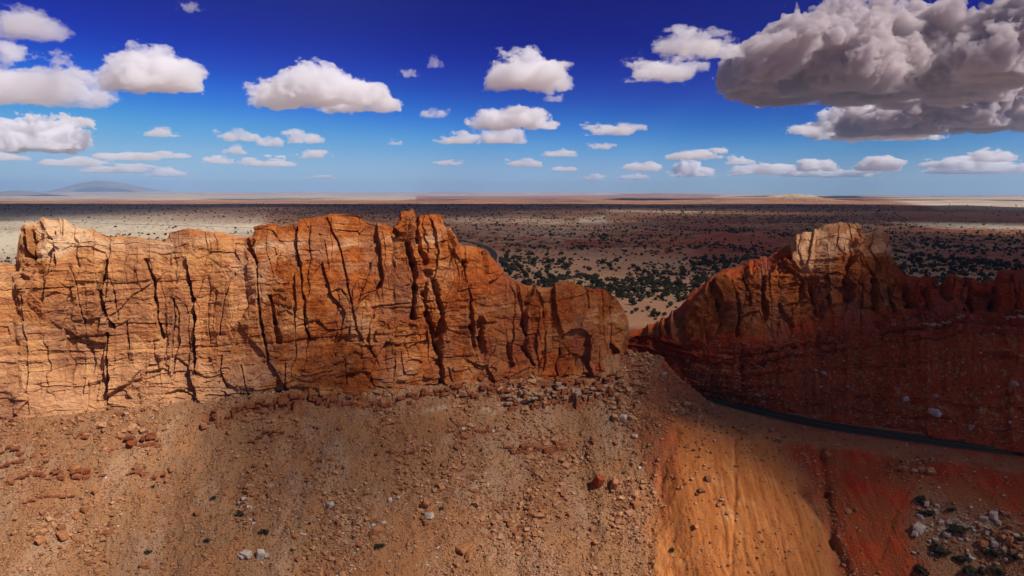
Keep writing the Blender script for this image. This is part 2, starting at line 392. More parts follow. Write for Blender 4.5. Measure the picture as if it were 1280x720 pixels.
def H(X, Y, detail=True, LM=None):
    X = np.asarray(X, float); Y = np.asarray(Y, float)
    h = H0(X, Y)
    rd = road_dist(X, Y)
    keep = sst(5.5, 16, rd)
    near = np.exp(-np.maximum(Y-330, 0)/150.)
    E = np.interp(X, EX, EY); d = E-Y
    if detail:
        fanm = sst(50, 58, X-0.05*d)*(1-sst(160, 175, X))*(d > -3)
        n = fbm(X/14, Y/14, 0, 3, 1)*1.5*(1-0.7*fanm) + fbm(X/3.2, Y/3.2, 0, 3, 2)*0.55*(1-0.45*fanm)
        # rills running down the slopes
        n = n - fanm*np.abs(fbm(X/3.5+fbm(X/10, Y/14, 0, 2, 9), Y/40, 0, 4, 4))*0.30*sst(2, 20, d)-fanm*np.abs(fbm(X/1.3+fbm(X/6, Y/9, 0, 2, 9), Y/22, 0, 3, 6))*0.35*sst(2, 20, d)
        n = n + (fbm(X/45, Y/90, 0, 3, 7)*3.0-2.4*np.abs(fbm(X/13+0.6*fbm(X/20, Y/20, 0, 2, 19), Y/75, 0, 3, 17)))*(1-fanm)*sst(5, 30, d)
        tal = (1-0.85*fanm)*(Y > 120)*(Y < 330)
        mw = (Y > 125) & (Y < 335) & (np.abs(X) < 330)
        if mw.any():
            xs, ys = X[mw], Y[mw]
            w1 = worley2(xs/2.1+0.3*vnoise(xs, ys, 0, 3), ys/2.1, 31); w2 = worley2(xs/0.95, ys/0.95, 37)
            dn = sst(-0.3, 0.4, fbm(xs/12, ys/12, 0, 3, 34))
            l = np.maximum(0, 0.36-w1[0])*2.6*(w1[2] > 0.25-0.5*dn)*(0.6+w1[3])+np.maximum(0, 0.42-w2[0])*1.1*(w2[2] > -0.1)
            n[mw] += l*tal[mw]
        h = h + n*near*keep
        ledm = np.zeros(h.shape)
        for (x0, y0, x1, y1, A, Lb) in LW:
            m = (X > x0-6) & (X < x1+6) & (Y > min(y0, y1)-12) & (Y < max(y0, y1)+26)
            xs = X[m]; ys = Y[m]
            cb = worley2(xs/2.8, xs*0+0.5, int(abs(x0)) % 17); cc = worley2(xs/1.1, xs*0+0.5, 5)
            yl = y0+(y1-y0)*(xs-x0)/(x1-x0) + fbm(xs/7, 0*xs, 0, 4, int(x0) % 11)*2.4 + cb[2]*1.3+cc[2]*0.4
            e = sst(x0-5, x0+4, xs)*(1-sst(x1-4, x1+5, xs))
            amp = A*0.75*e*np.clip(0.75+0.7*fbm(xs/8, xs*0, 3.3, 3, 5)+0.45*cb[3], 0, 2)
            dd = ys-yl
            h[m] += np.clip(amp, 0, 9)*sst(-0.25, 0.25, dd)*np.exp(-np.maximum(dd, 0)/Lb) - 0.35*np.clip(amp, 0, 9)*np.exp(-((dd+0.7)/0.6)**2)
            if LM is not None: LM[m] = np.maximum(LM[m], np.clip(amp/1.6, 0, 1)*np.exp(-((dd-0.2)/(0.5+0.25*A))**2))
        # explicit gullies on the fans (photo features found on the ground)
        for (p, w, dep) in GUL:
            for i in range(len(p)-1):
                ds, t, sg = seg_dist(X, Y, p[i], p[i+1])
                wob = 1+0.5*fbm(X/5, Y/5, 0, 2, 8)
                h = h - dep*np.exp(-(ds/(w*wob))**2)*near
    # plain relief
    fr = sst(420, 1500, np.hypot(X, Y))*(Y > 0)
    h = h + keep*fr*(fbm(X/260, Y/260, 0, 4, 12)*3.0 + sst(2500, 9000, Y)*fbm(X/2600, Y/1500, 0, 4, 13)*9)
    h = h + keep*sst(350, 450, Y)*fbm(X/22, Y/22, 0, 3, 15)*0.8
    # low red hills behind the butte and pale rise on the skyline
    for (px, Yc, A, wx, wy) in RISES:
        xc = (px-640)/F*Yc
        e = np.exp(-((X-xc)/wx)**2-((Y-Yc)/wy)**2)
        h = h + A*e*(1+0.5*fbm(X/wx*2.5, Y/wx*2.5, 0, 4, 14))*keep
    return h*keep + (1-keep)*np.where(rd < 5.6, HR, HR-0.15) if detail else h
RISES = [(985, 780, 16, 70, 60), (1075, 900, 14, 90, 80), (900, 1050, 9, 120, 60), (930, 1400, 12, 150, 90),
         (984, 9000, 60, 330, 600), (960, 8800, 26, 900, 900), (700, 14000, 26, 3800, 1500), (1100, 9600, 20, 1800, 700), (620, 2300, 9, 250, 110), (1200, 4200, 14, 900, 300),
         (300, 26000, 90, 6000, 2000), (-100, 21000, 60, 5000, 2000), (850, 30000, 100, 5000, 2500), (1290, 15000, 70, 1900, 1500), (1060, 21000, 60, 4000, 1500)]
GUL = [([hit(600+600*0+962, 560, H0), hit(1000, 610, H0), hit(1040, 668, H0), hit(1046, 716, H0)], 1.8, 1.2),
       ([hit(1027, 562, H0), hit(1033, 610, H0), hit(1042, 668, H0), hit(1062, 718, H0)], 1.5, 1.9),
       ([hit(918, 550, H0), hit(919, 620, H0), hit(914, 719, H0)], 0.6, 0.35),
       ([hit(970, 640, H0), hit(985, 719, H0)], 0.5, 0.25),
       ([hit(846, 540, H0), hit(828, 590, H0), hit(812, 650, H0), hit(812, 716, H0)], 1.8, 0.8),
       ([hit(1150, 590, H0), hit(1120, 640, H0), hit(1100, 700, H0)], 0.8, 0.4),
       ([hit(660, 590, H0), hit(640, 716, H0)], 2.5, 1.2), ([hit(400, 560, H0), hit(330, 716, H0)], 3.0, 1.3)]

# columns by angle, rows by radius
acol = np.concatenate([np.arctan(np.linspace(-0.82, 0.82, 1250))])
side = np.linspace(acol[-1], 2*math.pi+acol[0], 60)[1:-1]
ang = np.concatenate([acol, side])
rr = np.concatenate([np.geomspace(3, 125, 26)[:-1], np.arange(125, 330, 0.42), 330*np.exp(np.linspace(0, math.log(1300/330), 330))[1:],
                     np.geomspace(1300, 9000, 170)[1:], np.geomspace(9000, 60000, 90)[1:]])
R_, A_ = np.meshgrid(rr, ang, indexing='ij')
# keep rows straight in Y inside the view so that the grid is even on screen
X = R_*np.sin(A_); Y = R_*np.cos(A_)
LMf = np.zeros(X.size); hh = H(X.ravel(), Y.ravel(), True, LMf).reshape(X.shape); LMf = LMf.reshape(X.shape)
px, py = proj(X, Y, hh)
px = np.nan_to_num(px, nan=-9999); py = np.nan_to_num(py, nan=-9999)
def poly(p, f): return inpoly(px, py, p, f)
wob = 10*fbm(X/9, Y/9, 0, 3, 21)+9*fbm(X/2.5, Y/2.5, 0, 4, 22)
px_w, py_w = px+wob, py+0.6*wob
def polyw(p, f): return inpoly(px_w, py_w, p, f)
Zf = np.interp(X, EX, EY)-Y
nearm = (Y > 0) & (Y < 330)
fan = polyw([(838, 520), (905, 520), (965, 545), (1000, 610), (1040, 670), (1050, 760), (812, 760), (812, 640), (825, 580)], 22)*nearm
red = polyw([(1000, 520), (1400, 560), (1400, 700), (1240, 640), (1150, 600), (1135, 660), (1170, 760), (1050, 760), (1040, 670), (995, 590), (960, 540)], 20)*nearm
red = np.maximum(red, 0.55*polyw([(775, 440), (850, 470), (900, 520), (850, 545), (830, 640), (800, 560)], 14)*nearm)
red = np.maximum(red, 0.85*polyw([(832, 455), (862, 462), (885, 492), (870, 492), (835, 475)], 4)*nearm)
red = np.maximum(red, 0.42*LMf*(0.6+0.6*sst(-0.2, 0.3, fbm(X/3, Y/3, 0, 3, 23))))  # red ledge rock, with the shade of its overhang put into the colour
pale = np.zeros(X.shape)
for (a, b, c, d) in ((440, 517, 632, 509), (630, 506, 735, 495), (735, 497, 776, 488)):
    pale = np.maximum(pale, 0.35*polyw([(a, b-1), (c, d-1), (c, d+4), (a, b+4)], 2)*nearm*sst(-0.35, 0.15, fbm(X/2.2, Y/2.2, 0, 4, 25)))
pale = np.maximum(pale, 0.55*polyw([(1150, 660), (1190, 640), (1280, 660), (1290, 690), (1200, 680)], 12)*nearm*(fbm(X/3, Y/3, 0, 3, 33) > 0.1))
pale = np.maximum(pale, 0.16*sst(0.0, 0.5, fbm(X/9, Y/16, 0, 5, 31))*nearm*(px < 800))
dist = np.hypot(X, Y)
plain = sst(305, 360, Y)*(1-sst(0, 0, X*0+1)*0)
scrub = sst(900, 1300, dist)
sand_sun = np.maximum(poly([(-50, 268), (60, 262), (330, 272), (330, 300), (150, 300), (60, 330), (-50, 330)], 14), poly([(1090, 246), (1400, 244), (1400, 266), (1180, 262)], 3)*0.8)  # pale sand, with sun patches on the plain put into the same mask
sand_sun = np.maximum(sand_sun, poly([(-400, 243), (520, 243), (520, 250), (-400, 251)], 1)*0.8)
sand_sun = np.maximum(sand_sun, poly([(1100, 277), (1400, 281), (1400, 289), (1180, 286)], 1.5)*0.9)  # bright strip, mostly sunlight painted in, partly pale sand
sand_sun = np.maximum(sand_sun, 0.9*poly([(755, 262), (900, 264), (890, 266), (760, 264.5)], 0.8))  # thin sunlit strip put into the ground colour with the sand
sand_sun = np.maximum(sand_sun, 0.9*poly([(725, 272), (755, 270), (760, 278), (722, 279)], 2))
sand_sun = np.maximum(sand_sun, 0.45*poly([(540, 272), (650, 268), (830, 280), (700, 300), (620, 296)], 8))
sand_sun = np.maximum(sand_sun, 0.25*sst(350, 500, Y)*(Y < 1100))
sand_sun = np.maximum(sand_sun, 0.8*poly([(935, 238), (1020, 238), (1100, 247), (890, 247)], 2))
redp = np.maximum(poly([(560, 285), (760, 298), (1000, 292), (1000, 322), (880, 320), (700, 308)], 10)*0.75*sst(-0.05, 0.3, fbm(X/60, Y/60, 0, 4, 41)), poly([(880, 285), (1000, 290), (960, 330), (860, 330)], 12)*0.6)*sst(400, 500, Y)
redp = np.maximum(redp, 0.5*sst(0.0, 0.45, fbm(X/130, Y/130, 0, 4, 43))*sst(330, 380, Y)*(Y < 2600)*(px > 600))
benchm = polyw([(842, 528), (880, 512), (1000, 535), (1290, 578), (1290, 590), (1000, 556), (880, 546)], 6)*nearm
rough = (1-0.6*fan)*(1-0.5*red)
zone = np.stack([fan, red*(1-0.45*benchm), pale], -1).reshape(-1, 3)
zone2 = np.stack([scrub, sand_sun, rough], -1).reshape(-1, 3)
zone3 = np.stack([np.maximum(plain, 0.22*benchm), redp, 0*plain], -1).reshape(-1, 3)
V = np.stack([X, Y, hh+ZC], -1).reshape(-1, 3)
nc = len(ang)
V = np.vstack([V, [[0, 0, hh[0].mean()+ZC]]])
ff = grid_faces(len(rr), nc, True)
cen = len(V)-1
j = np.arange(nc); tri = np.stack([np.full(nc, cen), (j+1) % nc, j], -1)
flat = np.concatenate([ff[:, ::-1].ravel(), tri.ravel()]); sizes = np.concatenate([np.full(len(ff), 4), np.full(nc, 3)])
ext = lambda a: np.vstack([a, a[:1]])
me = mesh_np('terrain', V, flat, sizes, M_ground, True, {'zone': ext(zone), 'zone2': ext(zone2), 'plain': ext(zone3)})
link('terrain', me, 'desert ground, rubble slope and scrub plain reaching the horizon', None, None, 'structure')

# ------------------------------------------------------------------ cliffs: swept sheets with carved joints
def interp_cols(xs, tab, cols, sm=3):
    return smooth(np.interp(cols, xs, tab), sm)
def build_cliff(name, label, cols, rows, counts, cracks, seed, zone_fn, amp=1.0, rough_fn=None, split=None, top_k=6, ledK=None):
    """rows: list of (X, h, Y) arrays over cols, bottom to top to back."""
    P = [np.stack(r, -1) for r in rows]                          # each (nc,3) as X,Y,h
    out = []; kk = []
    for i in range(len(P)-1):
        n = counts[i]; t = np.linspace(0, 1, n, endpoint=(i == len(P)-2))[:, None, None]
        out.append(P[i][None]+(P[i+1]-P[i])[None]*t); kk.append(i+t[:, 0, 0])
    S = np.concatenate(out, 0); K = np.concatenate(kk)
    # soften the profile corners
    for _ in range(6):
        S[1:-1] = 0.25*S[:-2]+0.5*S[1:-1]+0.25*S[2:]
    du = np.gradient(S, axis=1); dv = np.gradient(S, axis=0)
    for _ in range(10):
        for D in (du, dv):
            D[1:-1] = (D[:-2]+D[1:-1]+D[2:])/3; D[:, 1:-1] = (D[:, :-2]+D[:, 1:-1]+D[:, 2:])/3
    N = np.cross(du, dv); N /= np.linalg.norm(N, axis=-1, keepdims=True)+1e-9
    X, Y, h = S[..., 0], S[..., 1], S[..., 2]
    u = np.concatenate([[0], np.cumsum(np.hypot(np.diff(S[S.shape[0]//2, :, 0]), np.diff(S[S.shape[0]//2, :, 1])))])[None, :]+0*X
    px, py = proj(X, Y, h)
    Kg = K[:, None]+0*X
    wu = u+1.6*fbm(u/9, h/14, Y*0, 3, seed); wh = h+1.0*fbm(u/12, h/7, Y*0, 3, seed+3)
    disp = fbm(u/30, h/80, Y/60, 3, seed+1)*3.6
    low = 1-sst(2.2, 3.6, Kg)
    f1, f2, r1, r2, a, b = worley2(wu/15, wh/30+0.3*np.sin(wu/11), seed)
    disp = disp+r1*1.6+a*r2*3.0+b*r1*1.2
    f1, f2, r1, r2, a, b = worley2(wu/9.0, wh/6.0, seed+5)
    m2 = sst(-0.25, 0.35, fbm(u/25, h/18, 0, 3, seed+12))*(0.7+0.6*low)
    disp = disp+(r1*0.8+a*r2*1.2+b*r1*1.3)*m2
    f1, f2, r1, r2, a, b = worley2((u+2.6*fbm(u/7, h/11, 0, 4, seed+20))/4.5, h/34+r1*0, seed+15)
    disp = disp+(r1*0.9+a*r2*2.3-0.55*(1-sst(0, 0.12, f2-f1))*sst(0.05, 0.25, fbm(u/8, h/9, 0, 2, seed+22)))*(0.45+0.55*sst(-0.2, 0.3, fbm(u/22, h/20, 0, 3, seed+21)))*sst(1.6, 3.0, Kg)
    f1, f2, r1, r2, a, b = worley2(wu/4.6, wh/1.5, seed+9)
    m3 = np.clip(sst(0.0, 0.5, fbm(u/15, h/10, 0, 3, seed+8))*0.8+0.8*low, 0, 1.2)
    disp = disp+(r1*0.45+a*r2*0.5)*m3 + low*0.9*np.round(1.5*vnoise(wu/30, wh/3.0, 0, seed+40)+0.6*vnoise(wu/6, wh/2.5, 0, seed+41))
    # bedding planes
    bedm = 0.5+0.8*sst(-0.2, 0.4, fbm(u/20, h/9, 0, 3, seed+14))
    bed = vnoise(wu/60, wh/1.5, 0, seed+4)+0.6*vnoise(wu/40, wh/0.6, 0, seed+6)
    disp = disp+(0.26*bed+0.55*np.where(vnoise(wu/50, wh/4.5, 0, seed+10) > 0.2, 1, 0))*bedm
    disp = disp+fbm(u/2.4, h/1.6, Y/2.2, 4, seed+2)*0.42
    nk = len(P)
    disp = disp*(1-(0.62 if ledK is None else 0.35+0.3*(1-sst(980, 1000, px)))*sst(top_k-0.8, top_k, Kg))
    disp = disp*amp
    if rough_fn is not None: disp = disp*rough_fn(px, py, Kg, u, h)
    if ledK is not None:
        slope_ = sst(0.9, 1.3, Kg)*(1-sst(3.9, 4.15, Kg))
        cutw = 1-sst(930, 1000, px)
        disp = disp+slope_*(fbm(u/7, h/30, 0, 4, seed+30)*1.8-1.5*np.abs(fbm(u/5, h/60, 0, 3, seed+31)))
        disp = disp+slope_*cutw*(1.3*vnoise(u/70, h/2.0, 0, seed+32)+0.9*vnoise(u/50, h/0.9, 0, seed+33)+0.8*worley2(u/4, h/3, seed+34)[2])
        for (K0, A0, Ld) in ledK:
            cbk = worley2(u/3.2, u*0+0.5, int(K0*10)); kl = K0+0.10*fbm(u/18, 0*u, 0, 3, int(K0*7))+0.02*cbk[2]
            am = A0*np.clip(0.6+1.0*fbm(u/14, 0*u, 1.7, 3, int(K0*9))+0.5*cbk[3], 0, 2)
            disp = disp+am*sst(-0.012, 0.012, Kg-kl)*np.exp(-np.maximum(Kg-kl, 0)/Ld)-0.3*am*np.exp(-((Kg-kl+0.03)/0.025)**2)
    wx = px+1.5*fbm(u/3, h/5, 0, 4, seed+7, 0.5); wy = py+1.5*fbm(u/4, h/3, 3, 3, seed+7)
    face = Kg < len(P)-2.2
    for ci_, (pts, w, dep) in enumerate(cracks):
        w = w*(1.15 if w > 2.5 else 0.9); dep = dep*(0.75 if w > 2.5 else 0.5)
        side = 1 if ci_ % 2 else -1
        for i in range(len(pts)-1):
            (x0, y0), (x1, y1) = pts[i], pts[i+1]
            ex, ey = x1-x0, y1-y0
            mk = face & (np.abs(px-(x0+x1)/2) < abs(ex)/2+26) & (np.abs(py-(y0+y1)/2) < abs(ey)/2+10)
            if not mk.any(): continue
            qx, qy = wx[mk], wy[mk]
            t = ((qx-x0)*ex+(qy-y0)*ey)/(ex*ex+ey*ey); tc = np.clip(t, 0, 1)
            sd = (ey*(qx-x0)-ex*(qy-y0))/math.hypot(ex, ey)*(1 if ey > 0 else -1)
            d = np.hypot(qx-x0-tc*ex, qy-y0-tc*ey)
            ww = w*(0.62+0.5*vnoise(qy/11, qx/30, 0, seed)+0.2*vnoise(qy/3, qx/9, 0, seed+1))
            ww = np.maximum(ww, 0.5)*(1-0.35*np.abs(tc*0+0))
            disp[mk] -= dep*(1-sst(0.30, 1.30, d/ww))*(0.75+0.4*vnoise(qy/14, 0, 0, seed+2))
            edge = np.exp(-np.abs(sd)/9)*(t > 0)*(t < 1)*np.where(sd*side > 0, 1, -0.4)
            disp[mk] += 0.30*dep*edge*sst(0.0, 1.0, d/ww)
    fade = np.ones(len(K)); fade[:5] = 0; fade[-5:] = 0
    disp = disp*fade[:, None]
    S = S+N*disp[..., None]
    V = np.stack([S[..., 0], S[..., 1], S[..., 2]+ZC], -1)
    z = zone_fn(px, py, Kg, u, h)
    ncol = len(cols); f = grid_faces(len(K), ncol)
    def mk_obj(nm, lb, r0, r1, mat):
        vv = V[r0:r1].reshape(-1, 3); zz = z[r0:r1].reshape(-1, 3)
        me = mesh_np(nm, vv, grid_faces(r1-r0, ncol), 4, mat, False, {'zone': zz, 'zone2': np.column_stack([zz[:, 0]*0, zz[:, 0]*0, zz[:, 0]*0+1]), 'plain': zz*0})
        return link(nm, me, lb, None, None, 'structure')
    if split:
        r = int(np.searchsorted(K, split[0]))
        mk_obj(split[1], split[2], 0, r+1, M_rock); o = mk_obj(name, label, r, len(K), M_rock)
    else: o = mk_obj(name, label, 0, len(K), M_rock)
    return V, px, py, K

# left cliff -----------------------------------------------------------
sil = [(-420, 330), (-60, 332), (18, 330), (21, 300), (24, 283), (30, 277), (46, 275), (52, 270), (75, 270), (100, 283), (130, 290), (180, 296), (204, 298), (210, 288), (235, 284), (262, 290), (290, 296), (312, 295), (317, 283),
       (350, 281), (370, 279), (376, 273), (400, 271), (413, 266), (451, 265), (460, 275), (482, 282), (492, 284), (496, 270), (520, 266), (551, 267), (557, 284), (566, 296), (573, 306), (590, 308), (604, 313), (618, 327), (633, 344),
       (649, 355), (667, 358), (689, 358), (702, 353), (716, 355), (731, 362), (755, 360), (773, 369), (781, 383), (788, 397), (791, 420), (797, 446)]
sx = np.array([p[0] for p in sil], float); sy = np.array([p[1] for p in sil], float)
cols = np.linspace(-330, 796, 1500)
base_x = [-420, -165, 0, 150, 300, 450, 600, 700, 760, 796]
base_y = [600, 565, 545, 532, 512, 500, 490, 484, 476, 462]
base_Y = [150, 190, 213, 224, 233, 246, 259, 272, 281, 287]
bpy_ = interp_cols(base_x, base_y, cols, 20); bY = interp_cols(base_x, base_Y, cols, 20)
cpy = interp_cols(sx, sy, cols, 1)
endt = 1-sst(690, 800, cols)                                       # the nose narrows to the right
def colpt(py, Y):
    x, h = unproj(cols, py, Y); return x, Y, h
hgt = bpy_-cpy
r0 = colpt(bpy_, bY); r0 = (r0[0]*0.985, r0[1]-2.5, r0[2]-9)
r1 = colpt(bpy_, bY)
bul = 1-0.35*sst(560, 700, cols)
r2 = colpt(bpy_-0.13*hgt, bY+3.0)
r3 = colpt(bpy_-0.30*hgt*bul, bY+7.5)
r4 = colpt(cpy+0.30*hgt, bY+11)
r5 = colpt(cpy+0.085*hgt, bY+15)
r6 = colpt(cpy+0.0*hgt, bY+19)
x6, y6, h6 = r6
thick = 14+30*endt
r7 = (x6*(1+thick*0.3/y6), y6+thick*0.5, h6-1.5-0.1*thick)
r8 = (x6*(1+thick/y6), y6+thick*1.3, np.minimum(h6-12, -40))
r9 = (x6*(1+(thick+20)/y6), y6+thick*1.3+42, x6*0-90)
crk = lambda s: [s]
LC = [([(180, 324), (189, 347), (191, 373), (196, 396), (202, 424)], 3.2, 6), ([(231, 320), (236, 351), (242, 373), (243, 404), (242, 431), (244, 467)], 2.8, 6),
      ([(215, 373), (218, 395), (215, 418), (215, 447)], 2, 4), ([(133, 324), (129, 347), (122, 364), (129, 387), (142, 409)], 4, 6), ([(138, 351), (142, 378), (147, 400)], 2.2, 4),
      ([(27, 369), (31, 418), (35, 440), (33, 493)], 1.8, 4), ([(87, 333), (95, 355), (98, 378), (104, 404)], 1.8, 3), ([(133, 418), (133, 471), (129, 502)], 2.6, 5),
      ([(293, 342), (282, 369), (275, 418)], 2.0, 4), ([(278, 444), (275, 467), (284, 484)], 2, 4), ([(18, 362), (60, 360), (93, 358)], 1.2, 2.5),
      ([(102, 471), (100, 489)], 2, 3), ([(309, 300), (309, 307), (320, 329), (323.5, 373), (328, 418), (335, 449)], 2.8, 6), ([(371, 280), (373, 320), (378, 355), (382, 409), (387, 422)], 2.2, 5),
      ([(338, 369), (344, 404), (347, 427)], 5, 5), ([(409, 271), (427, 315), (435, 355), (444, 409), (455, 435)], 2.0, 4), ([(464, 329), (458, 351), (444, 387)], 2, 4),
      ([(509, 307), (515, 329), (518, 360), (515, 395)], 4.5, 7), ([(520, 267), (522, 298), (531, 329)], 4, 6), ([(498, 268), (497, 292)], 5, 5),
      ([(535, 342), (529, 369), (533, 391), (547, 435)], 6, 6), ([(542, 351), (551, 391), (549, 440)], 6, 6), ([(578, 329), (587, 373), (587, 409), (595, 444)], 3.5, 5),
      ([(604, 316), (607, 342)], 3, 4), ([(600, 402), (600, 422), (604, 453)], 6, 7), ([(667, 360), (658, 378), (653, 396), (656, 418), (653, 436), (667, 458)], 3.2, 5),
      ([(667, 362), (678, 378), (680, 396)], 4, 5), ([(636, 431), (638, 458)], 4, 5), ([(678, 440), (680, 458)], 2, 4), ([(731, 364), (735, 387)], 2, 3),
      ([(755, 368), (758, 384)], 2, 3), ([(28, 290), (34, 320), (24, 340)], 4, 6), ([(41, 290), (38, 330)], 3.0, 6), ([(158, 400), (160, 450)], 1.3, 3), ([(260, 380), (262, 430)], 1.2, 3), ([(560, 460), (566, 480)], 2, 3),
      ([(410, 335), (405, 300)], 1.4, 3), ([(300, 455), (310, 490)], 1.6, 3), ([(430, 450), (434, 480)], 2, 3.5), ([(357, 455), (355, 490)], 2, 3.5), ([(500, 440), (505, 470)], 2, 3.5)]
def zoneL(px, py, K, u, h):
    w = 5*fbm(u/6, h/5, 0, 3, 50)
    a, b = px+w, py+w
    pale = inpoly(a, b, [(45, 285), (60, 268), (100, 275), (115, 295), (80, 322), (44, 325)], 5)
    pale = np.maximum(pale, inpoly(a, b, [(22, 272), (48, 268), (48, 283), (30, 285)], 3)*0.7)
    pale = np.maximum(pale, 0.75*inpoly(a, b, [(100, 296), (300, 300), (330, 302), (470, 295), (560, 290), (575, 308), (480, 312), (330, 314), (220, 312), (120, 305)], 6)*sst(-0.3, 0.35, fbm(u/8, h/3, 0, 3, 51)))
    pale = np.maximum(pale, 0.35*sst(-0.2, 0.3, fbm(u/3, h/2, 0, 4, 57))*inpoly(a, b, [(738, 388), (790, 385), (796, 412), (760, 402)], 5))
    pale = np.maximum(pale, 0.30*inpoly(a, b, [(-400, 440), (200, 440), (330, 470), (330, 540), (-400, 600)], 20))
    red = (0.52*sst(210, 420, px+40*fbm(u/10, h/14, 0, 3, 54))+0.06*sst(540, 640, px))*(1-0.5*pale)*(0.75+0.5*sst(-0.3, 0.3, fbm(u/7, h/5, 0, 4, 55)))
    red = red*(1-0.45*sst(0.1, 0.4, fbm(u/14, h/10, 0, 3, 56)))
    red = np.maximum(red, 0.5*inpoly(a, b, [(310, 282), (420, 270), (420, 292), (310, 296)], 4))
    var = 0.55*inpoly(a, b, [(60, 385), (75, 375), (105, 380), (112, 440), (85, 470), (60, 440)], 7)  # shade of the alcoves painted as dark polygons
    var = np.maximum(var, 0.5*inpoly(a, b, [(470, 330), (520, 330), (515, 400), (475, 410)], 9))
    var = np.maximum(var, 0.45*inpoly(a, b, [(200, 360), (235, 365), (240, 440), (205, 440)], 9))
    var = np.maximum(var, 0.35*sst(0.15, 0.5, fbm(u/9, h/22, 0, 3, 52)))
    var = np.maximum(var, 0.5*inpoly(a, b, [(-60, 470), (15, 470), (30, 560), (-60, 580)], 12))
    return np.stack([pale*(1-0.8*var), red, var], -1)
build_cliff('sandstone_cliff', 'long orange sandstone cliff cut by dark vertical cracks', cols,
            [(r[0], r[1], r[2]) for r in (r0, r1, r2, r3, r4, r5, r6, r7, r8, r9)], [14, 70, 110, 200, 190, 60, 26, 24, 30, 30], LC, 3, zoneL, 1.0)

# right butte ------------------------------------------------------------
T = [  # px : road edge y, base y / Y, shelf, face, rim front y / Y, crest y / Y
    (772, 470, 300, 446, 301, 430, 304, 418, 307, 412, 312, 408, 330),
    (800, 470, 300, 446, 300, 428, 303, 416, 306, 410, 312, 405, 330),
    (827, 475, 297, 455, 298, 440, 301, 425, 304, 412, 310, 402, 330),
    (860, 490, 288, 470, 289, 448, 292, 432, 296, 398, 304, 372, 326),
    (890, 503, 281, 486, 282, 460, 285, 434, 290, 376, 302, 350, 324),
    (915, 509, 275, 490, 277, 462, 282, 436, 289, 362, 302, 338, 325),
    (945, 515, 269, 492, 273, 460, 282, 436, 289, 350, 303, 323, 326),
    (965, 519, 266, 494, 271, 455, 283, 432, 290, 345, 303, 314, 326),
    (985, 523, 263, 496, 269, 452, 284, 428, 291, 330, 304, 303, 322),
    (994, 525, 262, 497, 268, 450, 285, 426, 292, 318, 306, 291, 316),
    (1016, 529, 259, 500, 266, 448, 286, 422, 293, 314, 307, 287, 316),
    (1049, 535, 253, 503, 261, 444, 285, 416, 293, 312, 306, 285, 316),
    (1100, 543, 246, 510, 255, 438, 283, 406, 293, 315, 306, 287, 316),
    (1114, 546, 244, 512, 253, 436, 282, 402, 293, 322, 306, 303, 315),
    (1139, 550, 240, 515, 250, 434, 280, 398, 293, 345, 304, 333, 312),
    (1181, 556, 234, 520, 245, 430, 278, 396, 291, 352, 302, 343, 310),
    (1205, 560, 231, 523, 242, 428, 276, 394, 290, 354, 300, 344, 308),
    (1229, 564, 227, 526, 239, 426, 274, 394, 288, 360, 298, 352, 306),
    (1235, 565, 226.5, 527, 238.5, 426, 274, 394, 288, 350, 297, 341, 305),
    (1252, 568, 224, 529, 236, 425, 273, 394, 287, 346, 296, 336, 304),
    (1290, 573, 219, 533, 232, 424, 270, 394, 284, 346, 293, 336, 301),
    (1500, 600, 196, 560, 210, 440, 250, 400, 264, 350, 272, 340, 282),
    (1700, 640, 170, 600, 185, 480, 225, 430, 240, 400, 250, 392, 262)]
T = np.array(T, float); cols = np.linspace(772, 1650, 1250)
def tc(i, sm=6): return interp_cols(T[:, 0], T[:, i], cols, sm)
rows = []
Yr = tc(2)
pts = [(tc(1), Yr), (tc(3), tc(4)), (tc(5), tc(6)), (tc(7), tc(8)), (tc(9), tc(10)), (tc(11, 1), tc(12))]
R = [colpt(p, y) for p, y in pts]
bot = (R[0][0], R[0][1]-1.0, R[0][2]*0+HR-3)
R[0] = (R[0][0], R[0][1], R[0][2]*0+HR-0.8)
cr = R[-1]
mid = ((R[3][0]+R[4][0])/2, R[4][1]-4.0, R[3][2]*0.42+R[4][2]*0.58)
Rr = [bot, R[0], R[1], R[2], R[3], mid, R[4], cr, (cr[0]*1.03, cr[1]+10, cr[2]-2.5), (cr[0]*1.1, cr[1]+34, np.minimum(cr[2]-14, -46)), (cr[0]*1.2, cr[1]+75, cr[2]*0-90)]
RC = [([(1047, 288), (1044, 312), (1051, 321)], 1.8, 3.5), ([(1063, 312), (1054, 340), (1058, 372)], 8, 7), ([(983, 317), (1002, 345), (1011, 373), (1020, 395)], 3, 5),
      ([(952, 345), (955, 368), (959, 397)], 3.5, 5), ([(917, 354), (922, 387), (919, 420)], 3, 5), ([(1092, 350), (1096, 383)], 6, 6), ([(1134, 340), (1143, 373)], 8, 7),
      ([(1177, 345), (1186, 373)], 8, 7), ([(1238, 336), (1243, 373), (1240, 395)], 10, 8), ([(931, 350), (936, 383)], 2, 4), ([(1072, 315), (1095, 350), (1108, 372)], 3, 5), ([(1030, 345), (1036, 385)], 2.4, 5), ([(1116, 318), (1140, 345)], 2, 4),
      ([(975, 380), (990, 410)], 2.4, 5), ([(895, 375), (899, 410)], 2.5, 4), ([(1210, 350), (1216, 385)], 5, 6), ([(1265, 345), (1270, 385)], 5, 6), ([(1160, 350), (1163, 380)], 3, 5), ([(1075, 355), (1078, 385)], 2.5, 5), ([(1118, 355), (1122, 385)], 3, 5)]
